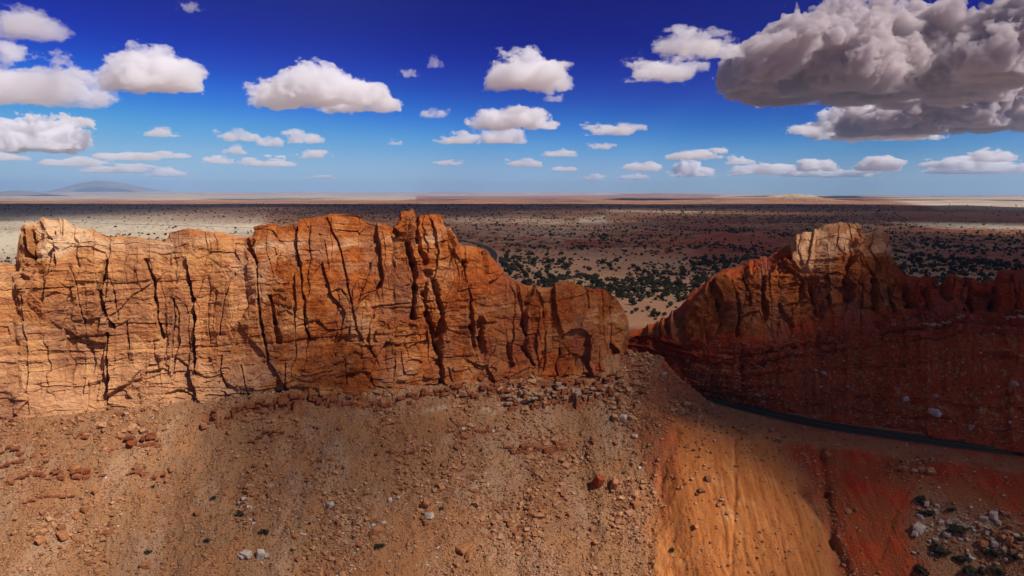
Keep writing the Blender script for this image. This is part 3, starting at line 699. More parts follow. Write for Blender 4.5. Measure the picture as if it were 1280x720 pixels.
def zoneR(px, py, K, u, h):
    w = 6*fbm(u/6, h/5, 0, 3, 60)
    a, b = px+w, py+w
    pale = (0.28+0.30*sst(-0.3, 0.2, fbm(u/4, h/3, 0, 4, 66)))*inpoly(a, b, [(982, 300), (1000, 280), (1110, 278), (1122, 312), (1090, 318), (1066, 318), (1040, 325), (985, 318)], 6)
    pale = np.maximum(pale, 0.45*inpoly(a, b, [(985, 310), (1050, 310), (1030, 340), (1000, 345)], 8))
    for (x0, y0, x1, y1) in ((1095, 430, 1160, 424), (1160, 424, 1225, 416), (1258, 412, 1300, 410), (945, 445, 1000, 438)):
        pale = np.maximum(pale, 0.5*inpoly(a, b, [(x0, y0-2), (x1, y1-2), (x1, y1+2), (x0, y0+2)], 2)*sst(-0.2, 0.3, fbm(u/2, h/2, 0, 3, 64)))
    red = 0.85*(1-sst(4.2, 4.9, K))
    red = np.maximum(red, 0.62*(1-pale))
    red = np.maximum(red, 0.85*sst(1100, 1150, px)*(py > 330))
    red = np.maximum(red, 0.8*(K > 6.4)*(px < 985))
    speck = inpoly(a, b, [(980, 470), (1120, 440), (1300, 420), (1300, 540), (1150, 520)], 25)*sst(0.2, 0.55, fbm(u/1.3, h/1.3, 0, 3, 62)+0.4*fbm(u/12, h/12, 0, 3, 63))
    pale = np.maximum(pale, 0.35*speck*(K < 4.3))
    red = red*(1-0.4*speck)
    var = 0.5*sst(0.1, 0.5, fbm(u/9, h/22, 0, 3, 61))*(K > 4)
    return np.stack([pale, red*(1-pale), var*(1-pale)], -1)
def roughR(px, py, K, u, h):
    slope = sst(0.8, 1.4, K)*(1-sst(3.7, 4.3, K))
    cut = 1-sst(930, 1010, px)
    r = 1-slope*(1-cut)*0.85-0.55*slope*cut
    lmp = sst(5, 6.2, K)*(1-sst(7.2, 8, K))*(px > 980)*(px < 1120)
    return r*(1-0.2*lmp)*(1+0.7*sst(4.2, 5, K))
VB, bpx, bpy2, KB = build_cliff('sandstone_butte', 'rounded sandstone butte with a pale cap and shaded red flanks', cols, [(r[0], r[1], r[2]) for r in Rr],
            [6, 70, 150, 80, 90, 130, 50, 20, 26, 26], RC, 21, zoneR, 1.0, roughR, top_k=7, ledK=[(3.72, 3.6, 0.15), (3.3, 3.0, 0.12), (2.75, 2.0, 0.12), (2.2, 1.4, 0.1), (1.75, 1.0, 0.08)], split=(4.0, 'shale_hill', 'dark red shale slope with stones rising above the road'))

# ------------------------------------------------------------------ road
tg = np.gradient(road, axis=0); tg /= np.linalg.norm(tg, axis=1, keepdims=True)
nm = np.stack([-tg[:, 1], tg[:, 0]], -1)
def ribbon(name, offs, z, mat, w, label, parent=None):
    a = road+nm*(offs-w/2); b = road+nm*(offs+w/2); n = len(road)
    v = np.empty((2*n, 3)); v[0::2, :2] = a; v[1::2, :2] = b; v[:, 2] = HR+ZC+z
    i = np.arange(n-1)*2; f = np.stack([i, i+2, i+3, i+1], -1)
    return link(name, mesh_np(name, v, f, 4, mat, False), label, None, None, 'structure', parent)
rd_o = ribbon('road', 0, 0.12, M_asph, 9.8, 'dark two lane asphalt road winding past the butte')
ribbon('centre_line', 0, 0.135, M_yel, 0.22, None, rd_o)
ribbon('edge_line', -3.8, 0.135, M_wht, 0.16, None, rd_o)
ribbon('edge_line', 3.8, 0.135, M_wht, 0.16, None, rd_o)

# ------------------------------------------------------------------ distant mountain and mesas
def far_hill(name, label, pxs, pys, Yd, depth, mat):
    n = 220; xs = np.linspace(pxs[0], pxs[-1], n); tops = np.interp(xs, pxs, pys)
    Xw, ht = unproj(xs, tops, Yd)
    m = 40; t = np.linspace(-1, 1, m)[:, None]
    prof = np.clip(1-np.abs(t)**1.6, 0, 1)
    base = -95.0
    Xg = Xw[None]*(1+t*depth/Yd*0.2); Yg = Yd+t*depth+0*Xg
    hg = base+(ht-base)[None]*prof*(1+0.10*fbm(Xg/2500, Yg/2500, 0, 4, 70))
    me = mesh_np(name, np.stack([Xg, Yg, hg+ZC], -1).reshape(-1, 3), grid_faces(m, n), 4, mat, True)
    return link(name, me, label, None, None, 'structure')
M_far = plain_mat('far_rock', (0.16, 0.11, 0.085), (0.24, 0.17, 0.13), 0.0006)
M_farp = plain_mat('far_pale_rock', (0.34, 0.20, 0.13), (0.42, 0.28, 0.2), 0.0006)
far_hill('mountain', 'blue domed mountain on the far left horizon', [20, 60, 85, 100, 112, 125, 140, 152, 170, 185, 205, 240], [243, 240, 236, 231, 228, 226.5, 227, 229, 233, 236, 238.5, 243], 52000, 5000, M_far)
far_hill('mesa', 'flat blue mesa low on the left skyline', [-70, 0, 12, 16, 36, 40, 60], [241, 241.3, 238.8, 238.2, 238.6, 241, 243], 36000, 2500, M_far)
far_hill('tableland', 'long pale pink tableland along the skyline', [-600, -50, 60, 200, 330, 380, 480, 600, 640, 750, 900, 1000], [240, 240, 240.2, 239.4, 240.6, 240, 240.6, 240, 240.3, 240.5, 241.5, 243], 44000, 3000, M_farp)

# ------------------------------------------------------------------ boulders
from mathutils import Vector as Vv
import bmesh
def hull_rock(n, flat=(1, 1, 1), seed=0, sub=0):
    r = random.Random(seed); bm = bmesh.new()
    if sub or n < 14:
        sh = r.uniform(-.25, .25)
        for cx in (-1, 1):
            for cy__ in (-1, 1):
                for cz in (-1, 1):
                    q = [0.40*cx*r.uniform(.62, 1.12)+sh*0.3*cz, 0.40*cy__*r.uniform(.62, 1.12), 0.40*cz*r.uniform(.7, 1.1)]
                    bm.verts.new((q[0]*flat[0], q[1]*flat[1], q[2]*flat[2]))
                    if r.random() < 0.45: bm.verts.new((q[0]*flat[0]*r.uniform(.4, 1.15), q[1]*flat[1]*1.12, q[2]*flat[2]*r.uniform(.3, .9)))
    else:
      for _ in range(n):
        v = Vv((r.gauss(0, 1), r.gauss(0, 1), r.gauss(0, 1))).normalized()
        k = 0.5*r.uniform(0.8, 1.05)
        bm.verts.new((v.x*k*flat[0], v.y*k*flat[1], v.z*k*flat[2]))
    res = bmesh.ops.convex_hull(bm, input=bm.verts)
    bmesh.ops.delete(bm, geom=[e for e in res['geom_interior'] if isinstance(e, bmesh.types.BMVert)], context='VERTS')
    loose = [v for v in bm.verts if not v.link_faces]
    if loose: bmesh.ops.delete(bm, geom=loose, context='VERTS')
    if sub:
        bmesh.ops.bevel(bm, geom=list(bm.edges), offset=0.03, segments=1, affect='EDGES')
        bmesh.ops.triangulate(bm, faces=bm.faces[:])
        bmesh.ops.subdivide_edges(bm, edges=bm.edges[:], cuts=1, use_grid_fill=True)
        for v in bm.verts:
            p = v.co*9; v.co *= 1+0.045*math.sin(p.x*1.3+seed)*math.cos(p.y*1.7)+r.uniform(-0.012, 0.012)
    bmesh.ops.recalc_face_normals(bm, faces=bm.faces)
    me = bpy.data.meshes.new('boulder'); bm.to_mesh(me); bm.free(); return me
big_variants = [hull_rock(16+i, (1, random.uniform(0.7, 1), random.uniform(0.55, 0.95)), 100+i, 1) for i in range(10)]
big_by_mat = {}
for mname, mt in (('o', M_b_orange), ('p', M_b_pale), ('r', M_b_red)):
    L = []
    for v in big_variants:
        c = v.copy(); c.materials.append(mt); L.append(c)
    big_by_mat[mname] = L
def ground_z(x, y): return float(H(np.array([x]), np.array([y]))[0])
def put_boulder(px_, py_, wpx, hpx, kind, label, group=None, rot=None, v=None):
    x, y = hit(px_, py_+hpx*0.3, lambda a, b: H(a, b))
    z = ground_z(x, y); dist_ = math.sqrt(x*x+y*y+z*z)
    w = wpx*dist_/F; hgt_ = hpx*dist_/F
    o = link('boulder', random.choice(big_by_mat[kind]) if v is None else big_by_mat[kind][v], label, 'boulder', group)
    o.location = (x, y, z+ZC+hgt_*0.22)
    o.scale = (w*1.05, w*0.9, hgt_*1.1)
    o.rotation_euler = rot or (random.uniform(-.2, .2), random.uniform(-.3, .3), random.uniform(0, 6.3))
    return o
put_boulder(326, 694, 11, 21, 'p', 'tall pale slab of rock leaning upright on the lower rubble slope', None, (0.3, 0.25, 0.5), 2)
put_boulder(412, 631, 15, 10, 'p', 'pale oval boulder on the darker patch of the rubble slope', None, None, 4)
put_boulder(580, 682, 24, 13, 'o', 'wide orange boulder resting on two smaller boulders low on the slope', None, None, 1)
put_boulder(586, 694, 15, 12, 'o', 'rounded orange boulder directly under the wide orange one', None, None, 3)
put_boulder(571, 706, 9, 9, 'o', 'small orange boulder below left of the stacked pair', None, None, 5)
put_boulder(748, 601, 16, 22, 'r', 'dark red split boulder standing beside a smooth tan one', None, (0.5, 0.2, 0.3), 6)
put_boulder(768, 604, 16, 20, 'o', 'smooth tan boulder standing beside the dark red split one', None, (0.4, -0.2, 1.3), 7)
put_boulder(795, 630, 12, 12, 'o', 'tan boulder at the edge of the orange sand fan', None, None, 8)
put_boulder(793, 545, 9, 7, 'p', 'small pale boulder on the reddish slope near the fan top', None, None, 0)
put_boulder(830, 468, 6, 7, 'p', 'small pale boulder on the spur below the cliff nose', None, None, 9)
put_boulder(531, 630, 10, 22, 'o', 'tall narrow orange boulder leaning on the mid slope', None, (0.4, 0.5, 0.2), 2)
put_boulder(538, 637, 12, 18, 'o', 'orange boulder leaning right of the tall narrow one', None, (0.4, 0.3, 1.2), 4)
put_boulder(469, 663, 16, 14, 'o', 'flat orange slab tilted on the lower slope left of the boulder stack', None, (0.5, 0.2, 0.7), 3)
put_boulder(165, 556, 10, 8, 'r', 'dark red boulder lodged in the small ledge under the cliff', None, None, 5)
put_boulder(248, 641, 9, 10, 'o', 'orange boulder alone on the tan slope at left', None, None, 6)
put_boulder(198, 619, 7, 7, 'o', 'small orange boulder on the pale slope at far left', None, None, 7)
lab_o = 'angular orange sandstone boulder lying loose on the rubble slope'
lab_p = 'pale grey boulder fallen on the rubble slope'
lab_w = 'pale weathered boulder in the rock pile below the red bank'
lab_r = 'red brown boulder on the shaded slope above the road'
k = 0
while k < 190:                                                  # scattered larger boulders on the slope
    a = random.uniform(5, 815); b = random.uniform(530, 716)
    if fbm(np.array([a/60.]), np.array([b/40.]), 0, 3, 80)[0] < random.uniform(-0.6, 0.5)-(0.25 if a < 420 else -0.15): continue
    s = (3.0+1.2*(a > 600))*math.exp(abs(random.gauss(0, 0.5))); kind = 'p' if random.random() < (0.22 if 300 < a < 620 and b > 600 else 0.03) else 'o'
    put_boulder(a, b, s*1.15, s, kind, lab_p if kind == 'p' else lab_o, 'pale boulders on the slope' if kind == 'p' else 'orange boulders on the slope'); k += 1
for k in range(110):
    a = random.uniform(1142, 1278); b = random.gauss(664, 18)+0.12*(a-1200)
    if b < 615 or b > 716: continue
    s = 2.6*math.exp(abs(random.gauss(0, 0.6)))
    put_boulder(a, b, s*1.2, s, 'p' if random.random() < 0.6 else 'o', lab_w, 'boulders in the rock pile')
def put_on_sheet(a, b, s, kind, label, group):
    d = np.hypot(bpx-a, bpy2-b); d[np.isnan(d)] = 1e9
    i = np.unravel_index(np.argmin(d), d.shape); p = VB[i]
    sc = s*np.linalg.norm(p-[0, 0, ZC])/F
    o = link('boulder', random.choice(big_by_mat[kind]), label, 'boulder', group)
    o.location = tuple(p+[0, 0, sc*0.15]); o.scale = (sc*1.2, sc*1.0, sc); o.rotation_euler = (random.uniform(-.3, .3), random.uniform(-.3, .3), random.uniform(0, 6.3))
put_on_sheet(1128, 465, 10, 'r', 'dark boulder high on the shaded slope above the road', None)
put_on_sheet(1132, 500, 8, 'p', 'small pale boulder half way up the shaded slope', None)
put_on_sheet(1168, 520, 13, 'p', 'long pale slab low on the shaded slope above the road', None)
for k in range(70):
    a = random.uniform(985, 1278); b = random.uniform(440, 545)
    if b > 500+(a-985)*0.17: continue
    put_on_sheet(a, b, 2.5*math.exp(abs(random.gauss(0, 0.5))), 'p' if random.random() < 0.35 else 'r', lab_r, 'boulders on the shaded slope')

# loose rubble, too much to count
def scatter_mesh(name, protos, pos, size, rot_full=True, mat=None, label='', seed=1, squash=0.75, smooth_=False):
    r = np.random.default_rng(seed); n = len(pos); pid = r.integers(0, len(protos), n)
    VV, FF, off = [], [], 0
    for k, (pv, pf) in enumerate(protos):
        ii = np.where(pid == k)[0]; m = len(ii)
        if not m: continue
        q = r.normal(size=(m, 4)); 
        if not rot_full: q[:, 1:3] *= 0.12
        q /= np.linalg.norm(q, axis=1, keepdims=True); w, x, y, z = q.T
        Rm = np.stack([1-2*(y*y+z*z), 2*(x*y-z*w), 2*(x*z+y*w), 2*(x*y+z*w), 1-2*(x*x+z*z), 2*(y*z-x*w), 2*(x*z-y*w), 2*(y*z+x*w), 1-2*(x*x+y*y)], -1).reshape(m, 3, 3)
        sc = np.stack([r.uniform(0.8, 1.25, m), r.uniform(0.7, 1.1, m), r.uniform(0.8, 1.1, m)*squash], -1)*size[ii][:, None]
        vv = np.einsum('mij,vj->mvi', Rm, pv)*sc[:, None, :]+pos[ii][:, None, :]
        VV.append(vv.reshape(-1, 3)); FF.append((pf[None]+(np.arange(m)*len(pv))[:, None, None]+off).reshape(-1, 3)); off += m*len(pv)
    me = mesh_np(name, np.vstack(VV), np.vstack(FF), 3, mat, smooth_)
    return link(name, me, label, None, None, 'stuff')
def tri_arrays(me):
    me.calc_loop_triangles()
    v = np.array([p.co[:] for p in me.vertices]); f = np.array([t.vertices[:] for t in me.loop_triangles]); return v, f
small = [tri_arrays(hull_rock(9+i % 3, (1, 0.85, 0.8), 300+i)) for i in range(8)]
n = 130000
a = rng.uniform(-40, 1320, n); b = rng.uniform(480, 735, n)
a[-9000:] = rng.uniform(775, 900, 9000); b[-9000:] = rng.uniform(430, 540, 9000)
Yt = np.empty(n); Xt = np.empty(n)
# cast every sample on the slope at once
Ys = np.linspace(150, 300, 170); gx = np.zeros(n); gy = np.full(n, -1.0)
for yv in Ys:
    xv, hv = unproj(a, b, yv)
    m = (gy < 0)
    if not m.any(): break
    g_ = np.zeros(n, bool); g_[m] = H0(xv[m], np.full(m.sum(), yv)) > hv[m]
    gx[g_] = xv[g_]; gy[g_] = yv
ok = gy > 0
fm = inpoly(a, b, [(838, 520), (905, 520), (965, 545), (1000, 610), (1040, 670), (1050, 760), (822, 760), (818, 640), (825, 580)], 6)
rm = inpoly(a, b, [(960, 540), (1400, 570), (1400, 690), (1240, 640), (1140, 610), (1130, 760), (1060, 760), (1030, 640)], 8)
dens = 0.30+0.75*sst(-0.35, 0.5, fbm(a/70, b/45, 0, 4, 90))+0.35*((a > 560) & (a < 820)); dens = dens*(1-0.86*fm)*(1-0.75*rm)+0.8*np.exp(-((a-(1000+0.42*(b-560)))/9)**2)*(b > 560)+0.9*inpoly(a, b, [(1145, 640), (1200, 625), (1290, 650), (1290, 700), (1150, 690)], 8)
ok &= rng.uniform(0, 1, n) < dens
gx = gx[ok]+rng.normal(0, 0.6, ok.sum()); gy = gy[ok]+rng.normal(0, 0.6, ok.sum())
ok2 = road_dist(gx, gy) > 6; gx, gy = gx[ok2], gy[ok2]
gz = H(gx, gy)
clus = sst(0.05, 0.5, fbm(gx/9, gy/14, 0, 3, 97))
siz = np.clip((0.30+0.16*clus)*np.exp(rng.normal(0, 0.50+0.18*clus, len(gx))), 0.2, 2.6)*(1+0.35*(gx > -25)*(gx < 46))*(1+0.35*(np.interp(gx, EX, EY)-gy < 9))
pos = np.stack([gx, gy, gz+ZC+siz*0.1], -1)
kindr = rng.uniform(0, 1, len(gx)); px_r, py_r = proj(gx, gy, gz)
scatter_mesh('rubble', small, pos[kindr < 0.62], siz[kindr < 0.62], True, M_rub, 'loose orange stones strewn over the slope', 2)
m_ = (kindr >= 0.62) & (kindr < 0.90)
scatter_mesh('rubble', small, pos[m_], siz[m_], True, M_rub2, 'loose dark red stones strewn over the slope', 3)
m_ = (kindr >= 0.94) & ((px_r > 300) & (px_r < 620) & (py_r > 590) | (px_r > 1130) | (kindr > 0.994))
scatter_mesh('rubble', small, pos[m_], siz[m_]*0.9, True, M_b_pale, 'loose pale stones strewn over the slope', 4)
# courses of broken rock standing out of the slope under the cliff
box_p = []
for i in range(6):
    r_ = random.Random(700+i); bm_ = bmesh.new()
    for cx in (-1, 1):
        for c2 in (-1, 1):
            for cz in (-1, 1): bm_.verts.new((0.5*cx*r_.uniform(.85, 1.05), 0.5*c2*r_.uniform(.7, 1.05), 0.5*cz*r_.uniform(.8, 1.05)))
    bmesh.ops.convex_hull(bm_, input=bm_.verts); bmesh.ops.recalc_face_normals(bm_, faces=bm_.faces)
    m__ = bpy.data.meshes.new('block'); bm_.to_mesh(m__); bm_.free(); box_p.append(tri_arrays(m__))
def course(x0, y0, x1, y1, A, mat, label, seed, dz0=0.0):
    r_ = np.random.default_rng(seed); L_ = math.hypot(x1-x0, y1-y0); VV, FF, off = [], [], 0; ang_ = math.atan2(y1-y0, x1-x0)
    for lay in range(2 if A > 1.2 else 1):
        t_ = 0.0
        while t_ < L_:
            w_ = r_.uniform(0.5, 2.6)*(0.8+0.25*A)
            if r_.random() < 0.72:
                q = (t_+w_/2)/L_; X_ = x0+(x1-x0)*q; Y_ = y0+(y1-y0)*q+float(fbm(np.array([X_/7]), np.array([0.]), 0, 4, int(x0) % 11)[0])*2.4+r_.uniform(-.5, .5)+lay*0.8
                Z_ = float(H(np.array([X_]), np.array([Y_]))[0])+ZC+dz0
                e_ = min(1, q*5, (1-q)*5)+0.25
                hh_ = A*r_.uniform(.35, .8)*e_; dp = r_.uniform(1.5, 3.0)
                pv, pf = box_p[int(r_.integers(0, 6))]
                v = pv*[w_*0.97, dp, hh_]; a_ = ang_+r_.uniform(-.12, .12); tl = r_.uniform(-.08, .08)
                v = np.stack([v[:, 0]*math.cos(a_)-v[:, 1]*math.sin(a_), v[:, 0]*math.sin(a_)+v[:, 1]*math.cos(a_), v[:, 2]+v[:, 0]*tl], -1)+[X_, Y_, Z_+lay*A*0.45+hh_*0.15]
                VV.append(v); FF.append(pf+off); off += len(v)
            t_ += w_
    if VV: link('rock_ledge', mesh_np('rock_ledge', np.vstack(VV), np.vstack(FF), 3, mat, False), label, None, None, 'structure')
for k, ((x0, y0, x1, y1, A, Lb), led) in enumerate(zip(LW, LEDGES)):
    pale_ = (led[0], led[1]) in ((630, 513), (690, 507), (735, 503))
    course(x0, y0, x1, y1, A*0.85, M_b_redl, 'broken dark red ledge of rock crossing the slope', 900+k)
    if pale_: course(x0, y0+0.6, x1, y1+0.6, A*0.45, M_b_tan, 'thin pale ledge of rock crossing the slope', 950+k, A*0.75)
# rubble on the shale slope and cliff foot
ks = np.where((KB > 1.2) & (KB < 4.2))[0]
ri = rng.integers(ks[0], ks[-1], 24000); ci = rng.integers(120, VB.shape[1], 24000)
p_ = VB[ri, ci]; sz = np.clip(0.46*np.exp(rng.normal(0, 0.5, 24000)), 0.2, 2.0)
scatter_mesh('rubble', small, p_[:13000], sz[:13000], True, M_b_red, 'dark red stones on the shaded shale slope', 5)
scatter_mesh('rubble', small, p_[13000:], sz[13000:]*1.05, True, M_rub, 'orange stones on the shaded shale slope', 6)

def course_on_sheet(K0, p0, p1, A, mat, label, seed):
    r_ = np.random.default_rng(seed); row = int(np.searchsorted(KB, K0)); VV, FF, off = [], [], 0
    c = int(np.argmin(np.abs(np.nan_to_num(bpx[row], nan=-9e3)-p0))); c1 = int(np.argmin(np.abs(np.nan_to_num(bpx[row], nan=9e3)-p1)))
    while c < c1-3:
        st = int(r_.integers(3, 14)); a = VB[row+int(r_.integers(-2, 3)), c]; b = VB[row, min(c+st, c1)]
        w_ = max(0.5, float(np.hypot(*(b-a)[:2]))); 
        if r_.random() < 0.7 and w_ < 9:
            pv, pf = box_p[int(r_.integers(0, 6))]; an = math.atan2(b[1]-a[1], b[0]-a[0])+r_.uniform(-.15, .15)
            v = pv*[w_, r_.uniform(1.4, 2.8), A*r_.uniform(.4, 1)]; tl = r_.uniform(-.1, .1)
            m = (a+b)/2
            VV.append(np.stack([v[:, 0]*math.cos(an)-v[:, 1]*math.sin(an), v[:, 0]*math.sin(an)+v[:, 1]*math.cos(an), v[:, 2]+v[:, 0]*tl], -1)+m+[0, 0, A*0.1]); FF.append(pf+off); off += len(v)
        c += st
    link('rock_ledge', mesh_np('rock_ledge', np.vstack(VV), np.vstack(FF), 3, mat, False), label, None, None, 'structure')
M_b_shale = simple_rock('ledge_shale', (0.26, 0.035, 0.010), (0.40, 0.095, 0.028), 0.8)
for i, (K0, p0, p1, A) in enumerate(((3.72, 935, 1300, 2.6), (3.68, 1000, 1250, 1.8), (3.3, 900, 1300, 2.2), (3.26, 960, 1180, 1.5), (2.75, 940, 1180, 1.5), (2.2, 1010, 1290, 1.1), (3.9, 1100, 1300, 1.6))):
    course_on_sheet(K0, p0, p1, A, M_b_shale, 'broken red ledge of rock crossing the shaded slope', 1000+i)
course_on_sheet(3.75, 1095, 1225, 1.3, M_b_tan, 'thin pale ledge under the cliffs of the butte', 1020)
course_on_sheet(3.78, 1256, 1290, 1.3, M_b_tan, 'thin pale ledge under the cliffs of the butte', 1021)
# ------------------------------------------------------------------ junipers and brush
def juniper_protos(n, leaves, seed):
    r = np.random.default_rng(seed); out = []
    for k in range(n):
        V_, F_ = [], []
        lob = [(r.uniform(-.28, .28), r.uniform(-.28, .28), r.uniform(.3, .62), r.uniform(.22, .36)) for _ in range(5)]
        for i in range(leaves):
            lx, ly, lz, lr = lob[i % 5]
            d = r.normal(size=3); d /= np.linalg.norm(d); c = np.array([lx, ly, lz])+d*lr*r.uniform(.55, 1.05)
            c[2] = max(c[2], 0.06); t1 = r.normal(size=3); t1 /= np.linalg.norm(t1); t2 = np.cross(t1, d); s = r.uniform(.07, .15)
            V_ += [c+t1*s, c-t1*s*.5+t2*s, c-t1*s*.5-t2*s]; F_.append([3*i, 3*i+1, 3*i+2])
        out.append((np.array(V_), np.array(F_)))
    return out
def cone_mesh(r0, r1, h_, n=7):
    v = []; 
    for k, (r_, z) in enumerate(((r0, -0.05), (r0*0.8, h_*0.5), (r1, h_))):
        for i in range(n): v.append((r_*math.cos(6.283*i/n)+0.03*k, r_*math.sin(6.283*i/n), z))
    f = [(k*n+i, k*n+(i+1) % n, (k+1)*n+(i+1) % n, (k+1)*n+i) for k in range(2) for i in range(n)]
    return np.array(v), np.array(f)
tv, tf = cone_mesh(0.06, 0.03, 0.4)
trunk_me = mesh_np('trunk', tv, tf, 4, M_bark, True)
crown_mes = []
for (v, f) in juniper_protos(6, 260, 5):
    core = tri_arrays(hull_rock(22, (0.72, 0.70, 0.55), 400+len(crown_mes)))
    vv = np.vstack([v, core[0]+[0, 0, 0.42]]); f2 = np.vstack([f, core[1]+len(v)])
    crown_mes.append(mesh_np('crown', vv, f2, 3, M_leaf, False))
def add_tree(x, y, z, s, label, group, name='juniper_tree', cat='tree'):
    e = link(name, None, label, cat, group); e.location = (x, y, z); e.scale = (s, s, s*random.uniform(.8, 1.05)); e.rotation_euler = (0, 0, random.uniform(0, 6.3))
    link('trunk', trunk_me, parent=e); link('crown', random.choice(crown_mes), parent=e)
# the plain
n = 90000
a = rng.uniform(-60, 1340, n); hpx = 247+(440-247)*rng.uniform(0, 1, n)**1.7
cyy = (360-hpx)/F; slope = (-sp+cyy*cp)/(cp+cyy*sp); Yp = HR/slope; 
okp = (Yp > 380) & (Yp < 6000); a, hpx, Yp = a[okp], hpx[okp], Yp[okp]; Xp = (a-640)/F/(cp+((360-hpx)/F)*sp)*Yp
den = 0.60*sst(-0.12, 0.30, fbm(Xp/110, Yp/75, 0, 4, 95)+0.35*fbm(Xp/28, Yp/28, 0, 3, 96))+0.09
den = den*(0.35+0.95*sst(420, 620, Yp))
sandp = inpoly(a, hpx, [(-50, 258), (60, 262), (330, 268), (330, 300), (150, 300), (60, 340), (-50, 340)], 14)
sandp = np.maximum(sandp, inpoly(a, hpx, [(1090, 242), (1400, 242), (1400, 290), (1150, 286)], 3))
den = den*(1-0.9*sandp)
clear = inpoly(a, hpx, [(700, 318), (860, 320), (880, 345), (790, 350), (720, 340)], 8)*0.6
clear = np.maximum(clear, inpoly(a, hpx, [(760, 372), (890, 360), (830, 420), (780, 420)], 6)*0.75)
den = den*(1-clear)
okp = rng.uniform(0, 1, len(a)) < den
Xp, Yp, a, hpx = Xp[okp], Yp[okp], a[okp], hpx[okp]
okp = road_dist(Xp, Yp) > 8; Xp, Yp, a, hpx = Xp[okp], Yp[okp], a[okp], hpx[okp]
zp = H(Xp, Yp)
ts = np.clip(3.3*np.exp(rng.normal(0, 0.45, len(Xp))), 1.6, 7.5)*(1+sst(1500, 5000, Yp)*0.8)
# in view: right of the cliff crest and left of the butte
vis = (hpx < np.interp(a, [-60]+[p[0] for p in sil[2:]]+[827, 889, 936, 983, 1000, 1100, 1139, 1205, 1252, 1340], [330]+[p[1] for p in sil[2:]]+[402, 350, 326, 305, 287, 287, 333, 343, 335, 335]))
order = np.argsort(-(ts/Yp)*vis); near_i = order[:230]; rest = np.setdiff1d(np.arange(len(Xp)), near_i)
for i in near_i: add_tree(Xp[i], Yp[i], zp[i]+ZC-0.1, ts[i], 'dark green juniper bush on the open plain behind the cliffs', 'junipers on the plain')
cheap = []
for (v, f) in juniper_protos(6, 26, 9):
    core = tri_arrays(hull_rock(10, (0.9, 0.85, 0.6), 500+len(cheap)))
    cheap.append((np.vstack([v, core[0]+[0, 0, 0.36]]), np.vstack([f, core[1]+len(v)])))
scatter_mesh('junipers', cheap, np.stack([Xp[rest], Yp[rest], zp[rest]+ZC-0.2], -1), ts[rest], False, M_leaf, 'far scrub of dark junipers covering the plain', 7, 0.95)
print('junipers', len(Xp))
# brush on the slopes and in the hollow at lower right
sage_me = []
for (v, f) in juniper_protos(4, 200, 31): sage_me.append(mesh_np('shrub', v*[1.15, 0.9, 0.6], f, 3, M_sage, False))
dark_me = []
for (v, f) in juniper_protos(4, 260, 33): dark_me.append(mesh_np('shrub', v*[1.2, 0.85, 0.6], f, 3, M_leaf, False))
def put_shrub(a, b, s, label, group, dark=True):
    x, y = hit(a, b, lambda p, q: H(p, q)); z = ground_z(x, y)
    o = link('shrub', random.choice(dark_me if dark else sage_me), label, 'shrub', group)
    w = s*math.sqrt(x*x+y*y+z*z)/F; o.location = (x, y, z+ZC-0.05*w); o.scale = (w, w, w*0.8); o.rotation_euler = (0, 0, random.uniform(0, 6.3))
for (a, b, s) in ((1174, 692, 20), (1193, 664, 19), (1152, 626, 13), (1160, 645, 15), (1236, 694, 16), (1266, 697, 15), (1200, 700, 13), (1150, 716, 18), (1212, 718, 20), (1245, 716, 14), (1190, 640, 10), (1274, 676, 9), (1225, 716, 10), (1155, 630, 12)):
    put_shrub(a, b, s, 'dark bush in the hollow of pale rocks below the red bank', 'dark bushes in the hollow')
for (a, b, s, l) in ((267, 624, 8, 'dark shrub by itself on the tan slope at left'), (329, 668, 11, 'dark shrub above the leaning pale slab'), (260, 677, 8, 'low dark shrub left of the leaning pale slab'),
                     (474, 685, 11, 'dark shrub left of the wide orange boulder'), (840, 688, 7, 'single dark shrub on the smooth orange fan'), (551, 637, 7, 'dark shrub beside the leaning orange boulders'), (185, 693, 9, 'grey shrub low on the tan slope'), (299, 644, 12, 'spreading grey shrub where the slope darkens')):
    put_shrub(a, b, s, l, None)
for k in range(60):
    a, b = random.uniform(0, 820), random.uniform(530, 716)
    put_shrub(a, b, random.uniform(2.5, 5), 'small grey green shrub growing among the rubble', 'small shrubs on the rubble slope', random.random() < 0.4)
for k in range(40):
    a = random.uniform(850, 990); b = 518+(a-850)*0.14+random.uniform(0, 18)
    put_shrub(a, b, random.uniform(2, 3.6), 'low dry shrub on the flat bench beside the road', 'low shrubs beside the road', random.random() < 0.5)

